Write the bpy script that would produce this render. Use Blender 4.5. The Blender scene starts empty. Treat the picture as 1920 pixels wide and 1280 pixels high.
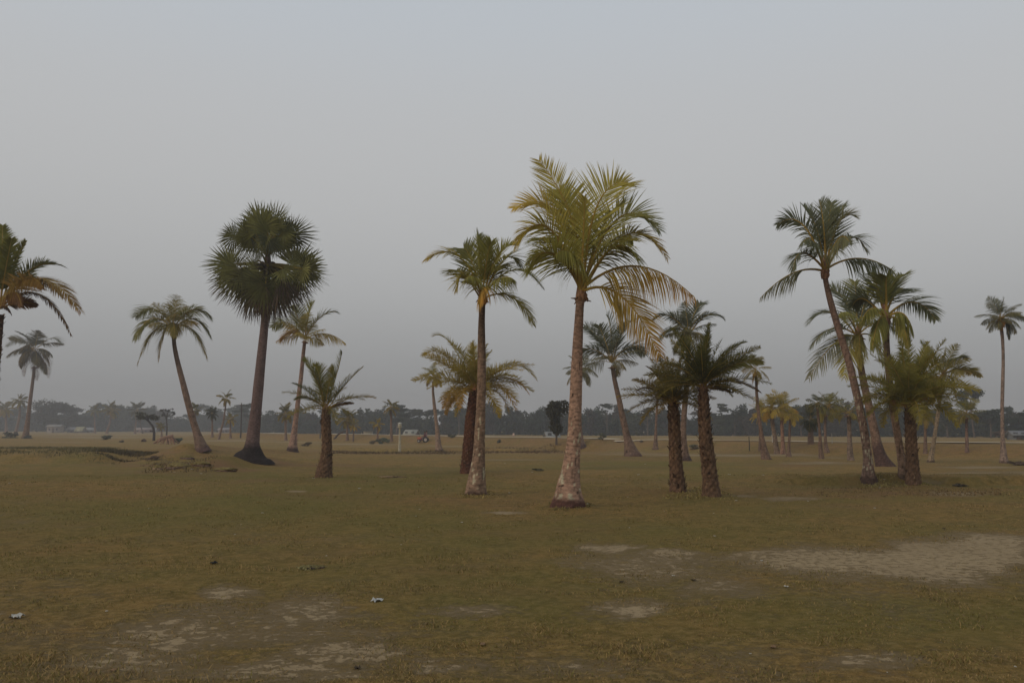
import bpy, bmesh, math, random
import numpy as np
from mathutils import Vector, Matrix

sc = bpy.context.scene
COL = sc.collection
rad = math.radians
rng = np.random.default_rng(7)
random.seed(7)

# ------------------------------------------------------------------ camera
F = 1560.0; EYE = 1.7; HORIZ = 797.0
PITCH = math.atan((HORIZ - 640) / F)
cam_d = bpy.data.cameras.new("camera"); cam = bpy.data.objects.new("camera", cam_d); COL.objects.link(cam)
cam_d.sensor_width = 36.0; cam_d.lens = F / 1920 * 36.0
cam_d.clip_start = 0.1; cam_d.clip_end = 6000
cam.location = (0, 0, EYE); cam.rotation_euler = (math.pi / 2 + PITCH, 0, 0)
sc.camera = cam

# ------------------------------------------------------------------ world, sun, exposure
SUN_EL, SUN_AZ = 24.0, -125.0     # azimuth clockwise from +Y: low, left and a little behind the camera
w = bpy.data.worlds.new("World"); sc.world = w; w.use_nodes = True
nt = w.node_tree; nt.nodes.clear()
N = nt.nodes.new; Lk = nt.links.new
out = N("ShaderNodeOutputWorld"); bg1 = N("ShaderNodeBackground"); bg2 = N("ShaderNodeBackground"); add = N("ShaderNodeAddShader")
sky = N("ShaderNodeTexSky"); sky.sky_type = 'NISHITA'; sky.sun_disc = False
sky.sun_elevation = rad(SUN_EL); sky.sun_rotation = rad(SUN_AZ); sky.dust_density = 6.0; sky.air_density = 1.0; sky.ozone_density = 1.5
hs = N("ShaderNodeHueSaturation"); hs.inputs['Saturation'].default_value = 0.35
Lk(sky.outputs[0], hs.inputs['Color']); Lk(hs.outputs[0], bg1.inputs[0]); bg1.inputs[1].default_value = 0.012
tc = N("ShaderNodeTexCoord"); sp = N("ShaderNodeSeparateXYZ"); rp = N("ShaderNodeValToRGB")
Lk(tc.outputs['Generated'], sp.inputs[0]); Lk(sp.outputs[2], rp.inputs[0]); Lk(rp.outputs[0], bg2.inputs[0])
cr = rp.color_ramp; cr.interpolation = 'B_SPLINE'
stops = [(0.0, (.222, .223, .224)), (.06, (.275, .278, .280)), (.15, (.375, .378, .378)), (.26, (.450, .453, .453)),
         (.37, (.468, .476, .484)), (.47, (.466, .506, .548)), (1.0, (.44, .47, .51))]
cr.elements[0].position = 0; cr.elements[0].color = (*stops[0][1], 1)
cr.elements[1].position = 1; cr.elements[1].color = (*stops[-1][1], 1)
for p, c in stops[1:-1]:
    e = cr.elements.new(p); e.color = (*c, 1)
bg2.inputs[1].default_value = 1.0
Lk(bg1.outputs[0], add.inputs[0]); Lk(bg2.outputs[0], add.inputs[1]); Lk(add.outputs[0], out.inputs[0])

sd = bpy.data.lights.new("sun", 'SUN'); sd.energy = 0.75; sd.angle = rad(14); sd.color = (1.0, .80, .60)
sun = bpy.data.objects.new("sun", sd); COL.objects.link(sun)
a, e = rad(SUN_AZ), rad(SUN_EL)
sdir = Vector((math.sin(a) * math.cos(e), math.cos(a) * math.cos(e), math.sin(e)))
sun.rotation_euler = sdir.to_track_quat('Z', 'Y').to_euler(); sun.location = (-30, -20, 40)

vs = sc.view_settings
vs.view_transform = 'Standard'; vs.look = 'None'; vs.exposure = 0.0; vs.gamma = 1.0; vs.use_curve_mapping = False
sc.cycles.use_denoising = True
sc.cycles.max_bounces = 6; sc.cycles.diffuse_bounces = 3; sc.cycles.transmission_bounces = 3; sc.cycles.volume_bounces = 1
sc.cycles.use_adaptive_sampling = True

# ------------------------------------------------------------------ geometry of the view, ground heights
def ray(u, v):
    x, y = (u - 960) / F, (640 - v) / F
    c, s = math.cos(PITCH), math.sin(PITCH)
    return (x, c - y * s, s + y * c)      # right, forward, up

def pt(u, v, Y):
    r = ray(u, v); k = Y / r[1]
    return Vector((r[0] * k, Y, EYE + r[2] * k))

def vnoise(x, y, seed=0):
    x = np.asarray(x, float); y = np.asarray(y, float)
    xi = np.floor(x).astype(np.int64); yi = np.floor(y).astype(np.int64); fx = x - xi; fy = y - yi
    fx = fx * fx * (3 - 2 * fx); fy = fy * fy * (3 - 2 * fy)
    def h(a, b):
        n = (a * 374761393 + b * 668265263 + seed * 144665) & 0x7fffffff
        n = ((n ^ (n >> 13)) * 1274126177) & 0x7fffffff
        return ((n ^ (n >> 16)) & 0xffff) / 65535.0
    return (h(xi, yi) * (1 - fx) + h(xi + 1, yi) * fx) * (1 - fy) + (h(xi, yi + 1) * (1 - fx) + h(xi + 1, yi + 1) * fx) * fy

def fbm(x, y, seed=0, o=4):
    s = 0; a = .5
    for i in range(o):
        s = s + a * vnoise(x, y, seed + i * 17); x = x * 2.03; y = y * 2.03; a *= .5
    return s / (1 - .5 ** o)

def sstep(a, b, x):
    t = np.clip((x - a) / (b - a), 0, 1); return t * t * (3 - 2 * t)

# the embankment's centre line
RA = np.array([35.0, 57.0]); RB = np.array([-30.2, 131.0])
RD = (RB - RA) / np.linalg.norm(RB - RA); RN = np.array([RD[1], -RD[0]])   # RN points to the near left?
if np.dot(RN, -RA) < 0: RN = -RN                                          # RN towards the camera side
def road_sd(x, y):
    return (x - RA[0]) * RN[0] + (y - RA[1]) * RN[1], (x - RA[0]) * RD[0] + (y - RA[1]) * RD[1]

MOUNDS = []   # (x, y, rx, ry, h)
def gz(x, y, detail=True):
    x = np.asarray(x, float); y = np.asarray(y, float)
    z = -.55 * sstep(16, 80, y) - .75 * sstep(130, 320, y)
    z = z + (fbm(x / 14, y / 14, 3, 3) - .5) * .22 * sstep(8, 30, y)
    # hollow with a low bank on the left
    side = sstep(-13, -20, x + 1.2 * (fbm(y / 5, x / 5, 9, 3) - .5) * 6)
    yb = 54 + (fbm(x / 6, x * 0, 21, 3) - .5) * 7
    z = z + side * (-.50 * np.exp(-((y - (yb - 5)) / 6.0) ** 2) + .42 * sstep(yb - 1.6, yb + 1.2, y) * sstep(yb + 26, yb + 8, y))
    # low terrace edge in the middle distance
    mid = sstep(-22, -14, x) * sstep(16, 6, x)
    ye = 83 + (fbm(x / 7, x * 0, 31, 3) - .5) * 9
    z = z + mid * .50 * (sstep(ye, ye + 1.3, y) - 1) * sstep(ye - 12, ye - 1, y)
    # little scarps on the right, near
    yr = 25.0 + (fbm(x / 3, x * 0, 41, 3) - .5) * 3.2 - (x - 9) * .18
    z = z + sstep(7, 9, x) * sstep(19, 15, x) * .24 * (sstep(yr, yr + .35, y) * sstep(yr + 6, yr + 1, y))
    for mx, my, rx, ry, h in MOUNDS:
        z = z + h * np.exp(-(((x - mx) / rx) ** 2 + ((y - my) / ry) ** 2) ** 1.3)
    rg = np.exp(-(((x + 19) / 8.0) ** 2 + ((y - 50) / 10.0) ** 2)); z = z + rg * ((fbm(x / 1.6, y / 1.6, 55, 4) - .5) * .55)
    d, s = road_sd(x, y)
    fade = sstep(150, 125, s)
    hgt = .90 * sstep(7.2 + (fbm(x / 9, y / 9, 51, 2) - .5) * 3, 2.4, np.abs(d)) * fade
    z = z + hgt
    if detail:
        z = z + (fbm(x / 1.3, y / 1.3, 5, 3) - .5) * .06
        z = z + (fbm(x / .22, y / .22, 6, 2) - .5) * .018 * sstep(30, 12, y)
    return z

def at(u, v):
    r = ray(u, v); Ys = np.concatenate([np.arange(3, 60, .05), np.arange(60, 900, .25)])
    zz = EYE + r[2] * Ys / r[1]; g = gz(r[0] * Ys / r[1], Ys)
    k = np.where(zz <= g)[0]
    Y = Ys[k[0]] if len(k) else 900.
    X = r[0] * Y / r[1]
    return Vector((X, Y, float(gz(X, Y))))

# mounds: under the leaning coconut, the fan palm, eroded earth beside them
def mound(u, v, ru, ry, h):
    p = at(u, v); MOUNDS.append((p.x, p.y, ru / F * p.y, ry, h))
_m = [(372, 846, 46, 4.5, .42), (455, 872, 60, 4.5, .45), (330, 866, 60, 3.5, .40), (1068, 950, 52, .7, .05),
      (400, 880, 45, 2.0, .22), (893, 928, 35, .7, .04), (1640, 890, 60, 2.0, .06), (1715, 912, 40, 1.5, .06)]
_pts = [(at(u, v), ru, ry, h) for u, v, ru, ry, h in _m]
for p, ru, ry, h in _pts: MOUNDS.append((p.x, p.y, ru / F * p.y, ry, h))

# ------------------------------------------------------------------ tagging and meshes
def tag(o, label=None, cat=None, group=None, kind=None):
    if label: o['label'] = label
    if cat: o['category'] = cat
    if group: o['group'] = group
    if kind: o['kind'] = kind
    return o

def empty(name, loc, label, cat, group=None):
    o = bpy.data.objects.new(name, None); COL.objects.link(o); o.location = loc; o.empty_display_size = .3
    return tag(o, label, cat, group)

def mesh_np(name, V, Q, mat, parent=None, C=None, smooth=False):
    """quads from numpy arrays in world coordinates"""
    V = np.asarray(V, np.float32).reshape(-1, 3); Q = np.asarray(Q, np.int32).reshape(-1, 4)
    org = np.zeros(3, np.float32)
    if parent is not None: org = np.array(parent.location, np.float32)
    me = bpy.data.meshes.new(name)
    me.vertices.add(len(V)); me.vertices.foreach_set('co', (V - org).ravel())
    me.loops.add(len(Q) * 4); me.loops.foreach_set('vertex_index', Q.ravel())
    me.polygons.add(len(Q)); me.polygons.foreach_set('loop_start', np.arange(0, len(Q) * 4, 4, dtype=np.int32))
    me.update(calc_edges=True)
    if smooth: me.polygons.foreach_set('use_smooth', np.ones(len(Q), bool))
    if C is not None:
        at_ = me.color_attributes.new('Col', 'FLOAT_COLOR', 'POINT')
        c4 = np.ones((len(V), 4), np.float32); c4[:, :3] = np.asarray(C, np.float32).reshape(-1, 3)
        at_.data.foreach_set('color', c4.ravel())
    me.materials.append(mat)
    o = bpy.data.objects.new(name, me); COL.objects.link(o)
    if parent is not None: o.parent = parent
    return o

class Q:
    """collects quads"""
    def __init__(s): s.v = []; s.q = []; s.c = []; s.n = 0
    def add(s, V, Qd, C):
        V = np.asarray(V, float).reshape(-1, 3); Qd = np.asarray(Qd, int).reshape(-1, 4)
        C = np.broadcast_to(np.asarray(C, float), (len(V), 3))
        s.v.append(V); s.q.append(Qd + s.n); s.c.append(C); s.n += len(V)
    def box(s, a, b, col, rot=0, org=(0, 0, 0), taper=1.0):
        a = np.array(a, float); b = np.array(b, float); c = (a + b) / 2
        P = []
        for z in (a[2], b[2]):
            k = taper if z == b[2] else 1
            for x, y in ((a[0], a[1]), (b[0], a[1]), (b[0], b[1]), (a[0], b[1])):
                P.append(((x - c[0]) * k + c[0], (y - c[1]) * k + c[1], z))
        P = np.array(P); cr_, sr = math.cos(rot), math.sin(rot)
        R = np.array([[cr_, -sr, 0], [sr, cr_, 0], [0, 0, 1]])
        s.add(P @ R.T + np.array(org), [(0, 3, 2, 1), (4, 5, 6, 7), (0, 1, 5, 4), (1, 2, 6, 5), (2, 3, 7, 6), (3, 0, 4, 7)], col)
    def tube(s, pts, rads, col, n=8, cap=True):
        pts = np.asarray(pts, float); m = len(pts)
        rads = np.broadcast_to(np.asarray(rads, float), (m,))
        T = np.gradient(pts, axis=0); T /= np.linalg.norm(T, axis=1)[:, None] + 1e-9
        ref = np.array([0, 1, 0]) if abs(T[0][1]) < .8 else np.array([1, 0, 0])
        A = np.cross(T, ref); A /= np.linalg.norm(A, axis=1)[:, None] + 1e-9; B = np.cross(T, A)
        th = np.linspace(0, 2 * math.pi, n, endpoint=False)
        V = pts[:, None] + rads[:, None, None] * (A[:, None] * np.cos(th)[None, :, None] + B[:, None] * np.sin(th)[None, :, None])
        i = np.arange(m - 1)[:, None] * n; j = np.arange(n)[None]; j2 = (j + 1) % n
        Qd = np.stack([i + j, i + j2, i + n + j2, i + n + j], -1).reshape(-1, 4)
        cc = np.asarray(col, float)
        if cc.ndim == 2: cc = np.repeat(cc, n, axis=0)
        s.add(V.reshape(-1, 3), Qd, cc)
        if cap:
            for k, r in ((0, -1), (m - 1, 1)):
                V2 = V[k]; half = n // 2
                qs = [(a_, a_ + 1, n - 2 - a_, n - 1 - a_) for a_ in range(half - 1)]
                cc2 = cc if cc.ndim == 1 else cc[k * n]
                s.add(V2, qs, cc2)
    def build(s, name, mat, parent=None, smooth=False):
        return mesh_np(name, np.concatenate(s.v), np.concatenate(s.q), mat, parent, np.concatenate(s.c), smooth)

# ------------------------------------------------------------------ materials
def mat_vcol(name, rough=.85, noise=.0, nscale=8.0, bump=0.0, bscale=30.0, trans=0.0, spec=.2, stretch=None):
    m = bpy.data.materials.new(name); m.use_nodes = True; t = m.node_tree; t.nodes.clear()
    n = t.nodes.new; l = t.links.new
    o = n("ShaderNodeOutputMaterial"); b = n("ShaderNodeBsdfPrincipled"); v = n("ShaderNodeVertexColor"); v.layer_name = 'Col'
    b.inputs['Roughness'].default_value = rough; b.inputs['Specular IOR Level'].default_value = spec
    c = v.outputs[0]
    g = n("ShaderNodeNewGeometry"); vec = g.outputs['Position']
    if stretch:
        mp = n("ShaderNodeMapping"); mp.inputs['Scale'].default_value = stretch; l(vec, mp.inputs[0]); vec = mp.outputs[0]
    if noise:
        nz = n("ShaderNodeTexNoise"); nz.inputs['Scale'].default_value = nscale; nz.inputs['Detail'].default_value = 5; l(vec, nz.inputs[0])
        mr = n("ShaderNodeMapRange"); mr.inputs['From Min'].default_value = .3; mr.inputs['From Max'].default_value = .7
        mr.inputs['To Min'].default_value = 1 - noise; mr.inputs['To Max'].default_value = 1 + noise; l(nz.outputs[0], mr.inputs[0])
        mx = n("ShaderNodeVectorMath"); mx.operation = 'SCALE'; l(c, mx.inputs[0]); l(mr.outputs[0], mx.inputs['Scale']); c = mx.outputs[0]
    if bump:
        nb = n("ShaderNodeTexNoise"); nb.inputs['Scale'].default_value = bscale; nb.inputs['Detail'].default_value = 6; l(vec, nb.inputs[0])
        bp = n("ShaderNodeBump"); bp.inputs['Strength'].default_value = bump; bp.inputs['Distance'].default_value = .03
        l(nb.outputs[0], bp.inputs['Height']); l(bp.outputs[0], b.inputs['Normal'])
    l(c, b.inputs['Base Color'])
    if trans:
        tr = n("ShaderNodeBsdfTranslucent"); l(c, tr.inputs[0]); mxs = n("ShaderNodeMixShader"); mxs.inputs[0].default_value = trans
        l(b.outputs[0], mxs.inputs[1]); l(tr.outputs[0], mxs.inputs[2]); l(mxs.outputs[0], o.inputs[0])
    else: l(b.outputs[0], o.inputs[0])
    return m

# leaves
M_LEAF = mat_vcol('palm_leaf', rough=.7, noise=.18, nscale=3, trans=.48, spec=.12)
M_FOL = mat_vcol('tree_foliage', rough=.8, noise=.25, nscale=.6, trans=.2, spec=.1)
M_BARK = mat_vcol('palm_bark', rough=.9, noise=.38, nscale=11, bump=.9, bscale=26, stretch=(1, 1, 1.6), spec=.1)
M_FIB = mat_vcol('palm_fibre', rough=.95, noise=.4, nscale=22, bump=1.0, bscale=50, stretch=(1, 1, .35), spec=.1)
M_WOOD = mat_vcol('rough_wood', rough=.9, noise=.25, nscale=14, bump=.5, bscale=40, spec=.1)
M_PAINT = mat_vcol('weathered_paint', rough=.65, noise=.15, nscale=6, spec=.3)
M_WALL = mat_vcol('weathered_wall', rough=.9, noise=.2, nscale=1.2, spec=.1)
M_CLOTH = mat_vcol('cloth', rough=.9, noise=.12, nscale=20, spec=.1)
M_SKIN = mat_vcol('skin', rough=.6, spec=.3)
M_PAPER = mat_vcol('paper', rough=.8, noise=.1, nscale=30, trans=.15, spec=.2)
M_GRASS = mat_vcol('grass_blades', rough=.8, trans=.25, spec=.15)

# ground: attribute R = bare sand, G = green lushness, B = brown bare earth
def ground_material():
    m = bpy.data.materials.new('field_ground'); m.use_nodes = True; t = m.node_tree; t.nodes.clear()
    n = t.nodes.new; l = t.links.new
    o = n("ShaderNodeOutputMaterial"); b = n("ShaderNodeBsdfPrincipled"); l(b.outputs[0], o.inputs[0])
    b.inputs['Roughness'].default_value = .95; b.inputs['Specular IOR Level'].default_value = .1
    v = n("ShaderNodeVertexColor"); v.layer_name = 'Col'; s = n("ShaderNodeSeparateColor"); l(v.outputs[0], s.inputs[0])
    g = n("ShaderNodeNewGeometry"); P = g.outputs['Position']
    def noise(scale, detail=6, rough=.6, st=None, dist=0):
        vec = P
        if st:
            mp = n("ShaderNodeMapping"); mp.inputs['Scale'].default_value = st; l(P, mp.inputs[0]); vec = mp.outputs[0]
        z = n("ShaderNodeTexNoise"); z.inputs['Scale'].default_value = scale; z.inputs['Detail'].default_value = detail
        z.inputs['Roughness'].default_value = rough; z.inputs['Distortion'].default_value = dist; l(vec, z.inputs[0]); return z.outputs[0]
    def ramp(f, a, b_):
        r = n("ShaderNodeMapRange"); r.inputs['From Min'].default_value = a; r.inputs['From Max'].default_value = b_; l(f, r.inputs[0]); return r.outputs[0]
    def math_(op, x, y):
        k = n("ShaderNodeMath"); k.operation = op
        for i, q in enumerate((x, y)):
            if isinstance(q, (int, float)): k.inputs[i].default_value = q
            else: l(q, k.inputs[i])
        return k.outputs[0]
    def mix(f, A, B):
        x = n("ShaderNodeMix"); x.data_type = 'RGBA'
        for sock, q in ((x.inputs[0], f), (x.inputs[6], A), (x.inputs[7], B)):
            if isinstance(q, tuple): sock.default_value = (*q, 1)
            elif isinstance(q, float): sock.default_value = q
            else: l(q, sock)
        return x.outputs[2]
    big = noise(.09, 5); med = noise(.7, 6, .65); fine = noise(9, 6, .7); tiny = noise(45, 4, .7); blot = noise(2.6, 5, .6, dist=.6)
    streak = noise(5.5, 9, .80, (1, 1.6, 1), .5)
    c = mix(ramp(math_('ADD', math_('MULTIPLY', med, .6), math_('MULTIPLY', big, .4)), .38, .62), (.185, .138, .037), (.290, .166, .053))            # olive to straw brown
    c = mix(math_('MULTIPLY', ramp(blot, .40, .62), .8), c, (.122, .088, .023))
    c = mix(math_('MULTIPLY', ramp(fine, .45, .66), .7), c, (.36, .235, .088))
    c = mix(math_('MULTIPLY', ramp(tiny, .50, .70), .6), c, (.090, .062, .022))
    c = mix(math_('MULTIPLY', s.outputs[1], .75), c, mix(ramp(fine, .35, .65), (.112, .112, .022), (.160, .140, .034)))
    c = mix(math_('MULTIPLY', math_('MULTIPLY', s.outputs[2], ramp(med, .3, .55)), .85), c, (.205, .115, .055))
    # sand shows where the mask beats the broken-up noise
    brk = math_('ADD', math_('MULTIPLY', streak, .55), math_('MULTIPLY', fine, .45))
    soil = math_('MULTIPLY', ramp(math_('ADD', s.outputs[0], math_('MULTIPLY', math_('SUBTRACT', blot, .5), .35)), .40, .60), math_('ADD', .35, math_('MULTIPLY', ramp(fine, .35, .65), .5)))
    c = mix(soil, c, (.300, .220, .112))
    f = ramp(math_('SUBTRACT', s.outputs[0], brk), -.065, .065)
    f = math_('MULTIPLY', f, math_('SUBTRACT', 1.0, math_('MULTIPLY', ramp(fine, .53, .64), .45)))
    sandc = mix(ramp(med, .35, .65), (.258, .190, .105), (.305, .228, .128))
    sandc = mix(math_('MULTIPLY', ramp(tiny, .5, .8), .35), sandc, (.20, .15, .095))
    c = mix(f, c, sandc)
    l(c, b.inputs['Base Color'])
    h = math_('ADD', math_('MULTIPLY', fine, .5), math_('MULTIPLY', tiny, .5))
    h = math_('MULTIPLY', h, math_('SUBTRACT', 1.15, f))
    bp = n("ShaderNodeBump"); bp.inputs['Strength'].default_value = .8; bp.inputs['Distance'].default_value = .09
    l(h, bp.inputs['Height']); l(bp.outputs[0], b.inputs['Normal'])
    return m
M_GROUND = ground_material()

# ------------------------------------------------------------------ ground sheet
SAND = [  # photo-measured patches: centre u,v, half width u, half depth v, strength
    (560, 1165, 230, 62, .62), (620, 1225, 200, 40, .50), (430, 1110, 90, 22, .50), (300, 1200, 160, 60, .46), (480, 1262, 330, 45, .50),
    (1790, 1062, 250, 62, .86), (1900, 1050, 200, 60, .80), (1590, 1050, 90, 30, .55), (1150, 1028, 80, 15, .70), (1260, 1037, 90, 12, .56),
    (1200, 1146, 90, 25, .64), (1110, 1028, 80, 12, .52), (1440, 1040, 120, 18, .50), (1350, 1110, 180, 50, .46), (1250, 1075, 160, 20, .44),
    (945, 961, 46, 4.5, .78), (560, 921, 40, 3, .6), (1480, 935, 120, 9, .56), (1400, 930, 60, 6, .55), (1250, 1085, 60, 10, .45),
    (700, 1230, 120, 40, .50), (880, 1150, 140, 28, .46), (820, 1255, 120, 30, .46), (1640, 1250, 200, 40, .42), (1820, 925, 120, 8, .52),
    (1330, 852, 230, 7, .72), (1180, 850, 120, 5, .62), (1520, 868, 170, 4.5, .66), (1780, 884, 190, 5, .62), (1850, 876, 120, 6, .62),
    (1060, 838, 160, 4.5, .66), (860, 834, 160, 4, .60), (960, 862, 200, 2.2, .62), (660, 833, 170, 3.0, .66), (560, 829, 120, 2.5, .60),
    (1560, 858, 60, 3, .55), (160, 820, 230, 3, .55), (260, 815, 300, 1.6, .66), (440, 826, 130, 3, .6), (120, 829, 120, 2, .45), (1750, 905, 60, 2, .5)]
GREEN = [(60, 1000, 400, 70, .6), (500, 950, 300, 40, .6), (780, 985, 260, 45, .6), (1090, 985, 330, 32, .65), (1380, 970, 330, 28, .6), (780, 895, 220, 14, .75),
         (1180, 872, 260, 8, .8), (420, 895, 260, 14, .7), (1660, 900, 260, 14, .8), (1300, 890, 200, 12, .55), (1750, 990, 160, 18, .5), (150, 870, 220, 14, .6),
         (700, 905, 120, 14, .6), (1850, 905, 150, 10, .7), (1000, 1120, 220, 60, .35), (1700, 1180, 260, 60, .35)]
BROWN = [(150, 848, 190, 12, .9), (330, 850, 70, 10, .9), (340, 868, 90, 18, .95), (440, 876, 60, 8, .8), (735, 893, 30, 4, .9), (800, 848, 330, 5, .8), (1000, 846, 150, 5, .9), (1150, 915, 200, 14, .5),
         (1560, 915, 90, 5, .9), (1720, 926, 120, 6, .9), (1450, 872, 90, 4, .7), (1480, 915, 120, 8, .5), (610, 872, 260, 8, .4), (820, 880, 200, 8, .35),
         (70, 1230, 250, 50, .5), (560, 1040, 200, 25, .3), (1300, 905, 300, 10, .35), (700, 1100, 300, 60, .25), (1860, 1235, 100, 30, .5), (590, 1063, 40, 8, .7)]
def ell_world(lst):
    r = []
    for u, v, du, dv, s in lst:
        c = at(u, v); n_ = at(u, v + dv); f_ = at(u, v - dv)
        s = s - (.035 if c.y > 35 and lst is SAND else 0)
        r.append((c.x, (n_.y + f_.y) / 2, du / F * c.y, max(.15, (f_.y - n_.y) / 2), s, c.x / c.y))
    return r
SAND += [(430, 1195, 450, 95, .50), (250, 1250, 300, 60, .40), (1260, 1080, 340, 75, .41), (1560, 1070, 330, 60, .60), (1180, 1150, 200, 50, .42), (1000, 1250, 500, 50, .34)]
SAND = [(a, b, c, d, .522 + (s_ - .4) * .32) for a, b, c, d, s_ in SAND]
SANDW, GREENW, BROWNW = ell_world(SAND), ell_world(GREEN), ell_world(BROWN)
def mask(x, y, lst, seed, cap=1.0):
    m = np.zeros(np.shape(x)); x = np.asarray(x, float); y = np.asarray(y, float)
    for cx, cy, rx, ry, s, k in lst:
        wob = 1 + (fbm(x / (rx * .45) + 9, y / (ry * .6) + 3, seed, 4) - .5) * 1.5
        d = np.sqrt(((x - cx - k * (y - cy)) / rx) ** 2 + ((y - cy) / ry) ** 2) / wob
        m = np.maximum(m, s * sstep(1.7, .1, d))
    return np.minimum(m, cap)

def ground():
    n_c, n_r = 560, 620
    ys = np.concatenate([np.linspace(-40, 3.6, 14), 3.8 * np.exp(np.linspace(0, math.log(1250 / 3.8), n_r))])
    s = np.linspace(-1, 1, n_c); s = .55 * s + .45 * s ** 3
    X = s[None] * (np.maximum(ys, 0)[:, None] * 1.15 + 14 + 60 * sstep(4, -20, ys)[:, None]); Y = np.repeat(ys[:, None], n_c, 1)
    X = X + 0 * Y
    Z = gz(X, Y)
    Z = Z - 0.35 * 0
    V = np.stack([X, Y, Z], -1).reshape(-1, 3)
    R = mask(X, Y, SANDW, 61) + (fbm(X / 1.1, Y / 1.1, 77, 4) - .5) * .16
    R = R + sstep(26, 40, Y) * sstep(115, 90, Y) * ((fbm(X / 8, Y / 2.2, 78, 4) - .5) * .28 - .02)
    d, sd_ = road_sd(X, Y)
    slope = sstep(7.5, 4.5, np.abs(d)) * sstep(140, 125, sd_)
    R = R * (1 - .6 * slope)
    # background sprinkling of bare spots
    R = np.maximum(R,   .395 + .26 * (fbm(X / 1.6, Y / 1.6, 71, 4) - .5) - .05 * sstep(9, 16, Y))
    G = np.clip(mask(X, Y, GREENW, 62) + (fbm(X / 6, Y / 4, 79, 3) - .5) * 1.2 * sstep(60, 20, Y), 0, 1); B = np.clip(mask(X, Y, BROWNW, 63) + (fbm(X / 4 + 7, Y / 3, 80, 4) - .58) * 2.2, 0, 1)
    B = np.maximum(B, .55 * slope); G = np.where(slope > .3, G * .3, G)
    # far fields: dry pale strips
    far = sstep(85, 140, Y) * (1 - slope)
    R = np.maximum(R, far * (.30 + .28 * (fbm(X / 60, Y / 11, 81, 3) - .3)))
    i = np.arange(len(ys) - 1)[:, None] * n_c; j = np.arange(n_c - 1)[None]
    Qd = np.stack([i + j, i + j + 1, i + n_c + j + 1, i + n_c + j], -1).reshape(-1, 4)
    o = mesh_np('ground', V, Qd, M_GROUND, None, np.stack([R, G, B], -1).reshape(-1, 3), True)
    tag(o, kind='structure')
ground()

# road on the embankment top
def road():
    q = Q(); L = np.arange(-60, 132, 2.0); rows = []
    for s_ in L:
        c = RA + RD * s_ ; wv = 1.55 + .25 * math.sin(s_ * .13)
        rows.append([np.append(c + RN * k, float(gz(c[0] + RN[0] * k, c[1] + RN[1] * k, False)) + .05) for k in (-wv, -wv * .35, wv * .35, wv)])
    V = np.array(rows); V[:, :, 2] += .03 * np.sin(L * .4)[:, None] * .3; n = 4
    i = np.arange(len(L) - 1)[:, None] * n; j = np.arange(n - 1)[None]
    Qd = np.stack([i + j, i + j + 1, i + n + j + 1, i + n + j], -1).reshape(-1, 4)
    q.add(V.reshape(-1, 3), Qd, (.46, .37, .25))
    tag(q.build('road', M_WALL), kind='structure')
road()

# ------------------------------------------------------------------ grass near the camera: one mass nobody could count
def grass(n=230000):
    r = rng
    y = 4.6 + (30 - 4.6) * r.random(n) ** 1.7
    x = (r.random(n) * 2 - 1) * (y * .70 + .8)
    sand = mask(x, y, SANDW, 61)
    br = fbm(x * 1.1, y * 1.5, 90, 3)
    keep = r.random(n) > np.clip((sand - .40) * 5 + (br - .5) * 1.6 + .9 * sstep(9, 28, y), 0, .985)
    x, y = x[keep], y[keep]; n = len(x)
    cl = fbm(x / .35, y / .35, 91, 3)
    h = (.004 + .050 * cl ** 3) * (.6 + .8 * r.random(n)) * (1 + .012 * y); wd = .0016 + .0022 * r.random(n) + .00022 * y
    az = r.random(n) * 6.283; lean = (.3 + 1.5 * r.random(n)) * h
    z = gz(x, y) - .004
    P0 = np.stack([x, y, z], -1); wv = np.stack([np.cos(az), np.sin(az), 0 * az], -1) * wd[:, None]
    la = az + 1.2 + r.random(n); ln = np.stack([np.cos(la), np.sin(la), 0 * la], -1) * lean[:, None]
    up = np.array([0, 0, 1.]) * h[:, None]
    V = np.stack([P0 - wv, P0 + wv, P0 + wv * .35 + ln + up, P0 - wv * .35 + ln + up], 1)
    g = mask(x, y, GREENW, 62)
    t = r.random(n)[:, None]; dry = np.array([.33, .225, .09]); grn = np.array([.19, .155, .046]); brn = np.array([.20, .135, .065])
    mixv = np.clip(.55 - .5 * g + (fbm(x / 1.7, y / 1.7, 92, 3) - .5) * 1.1, .08, .95)[:, None]
    c = np.where(t < mixv * .75, dry, grn); c = np.where(t > .86, brn, c) * (.8 + .4 * r.random(n))[:, None]
    C = np.repeat(c[:, None], 4, 1)
    o = mesh_np('grass', V, np.arange(n * 4).reshape(-1, 4), M_GRASS, None, C.reshape(-1, 3))
    tag(o, 'short scruffy dry grass covering the near field', 'grass', None, 'stuff')
grass()

# ------------------------------------------------------------------ palms
GRN = np.array([.195, .185, .045]); YEL = np.array([.52, .36, .065]); ORA = np.array([.46, .24, .06]); BRN = np.array([.17, .095, .05])
GRY = np.array([.130, .136, .072]); DRK = np.array([.062, .070, .028])
def bez(P0, P1, P2, t):
    t = t[:, None]; return P0 * (1 - t) ** 2 + P1 * 2 * t * (1 - t) + P2 * t ** 2

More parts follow.
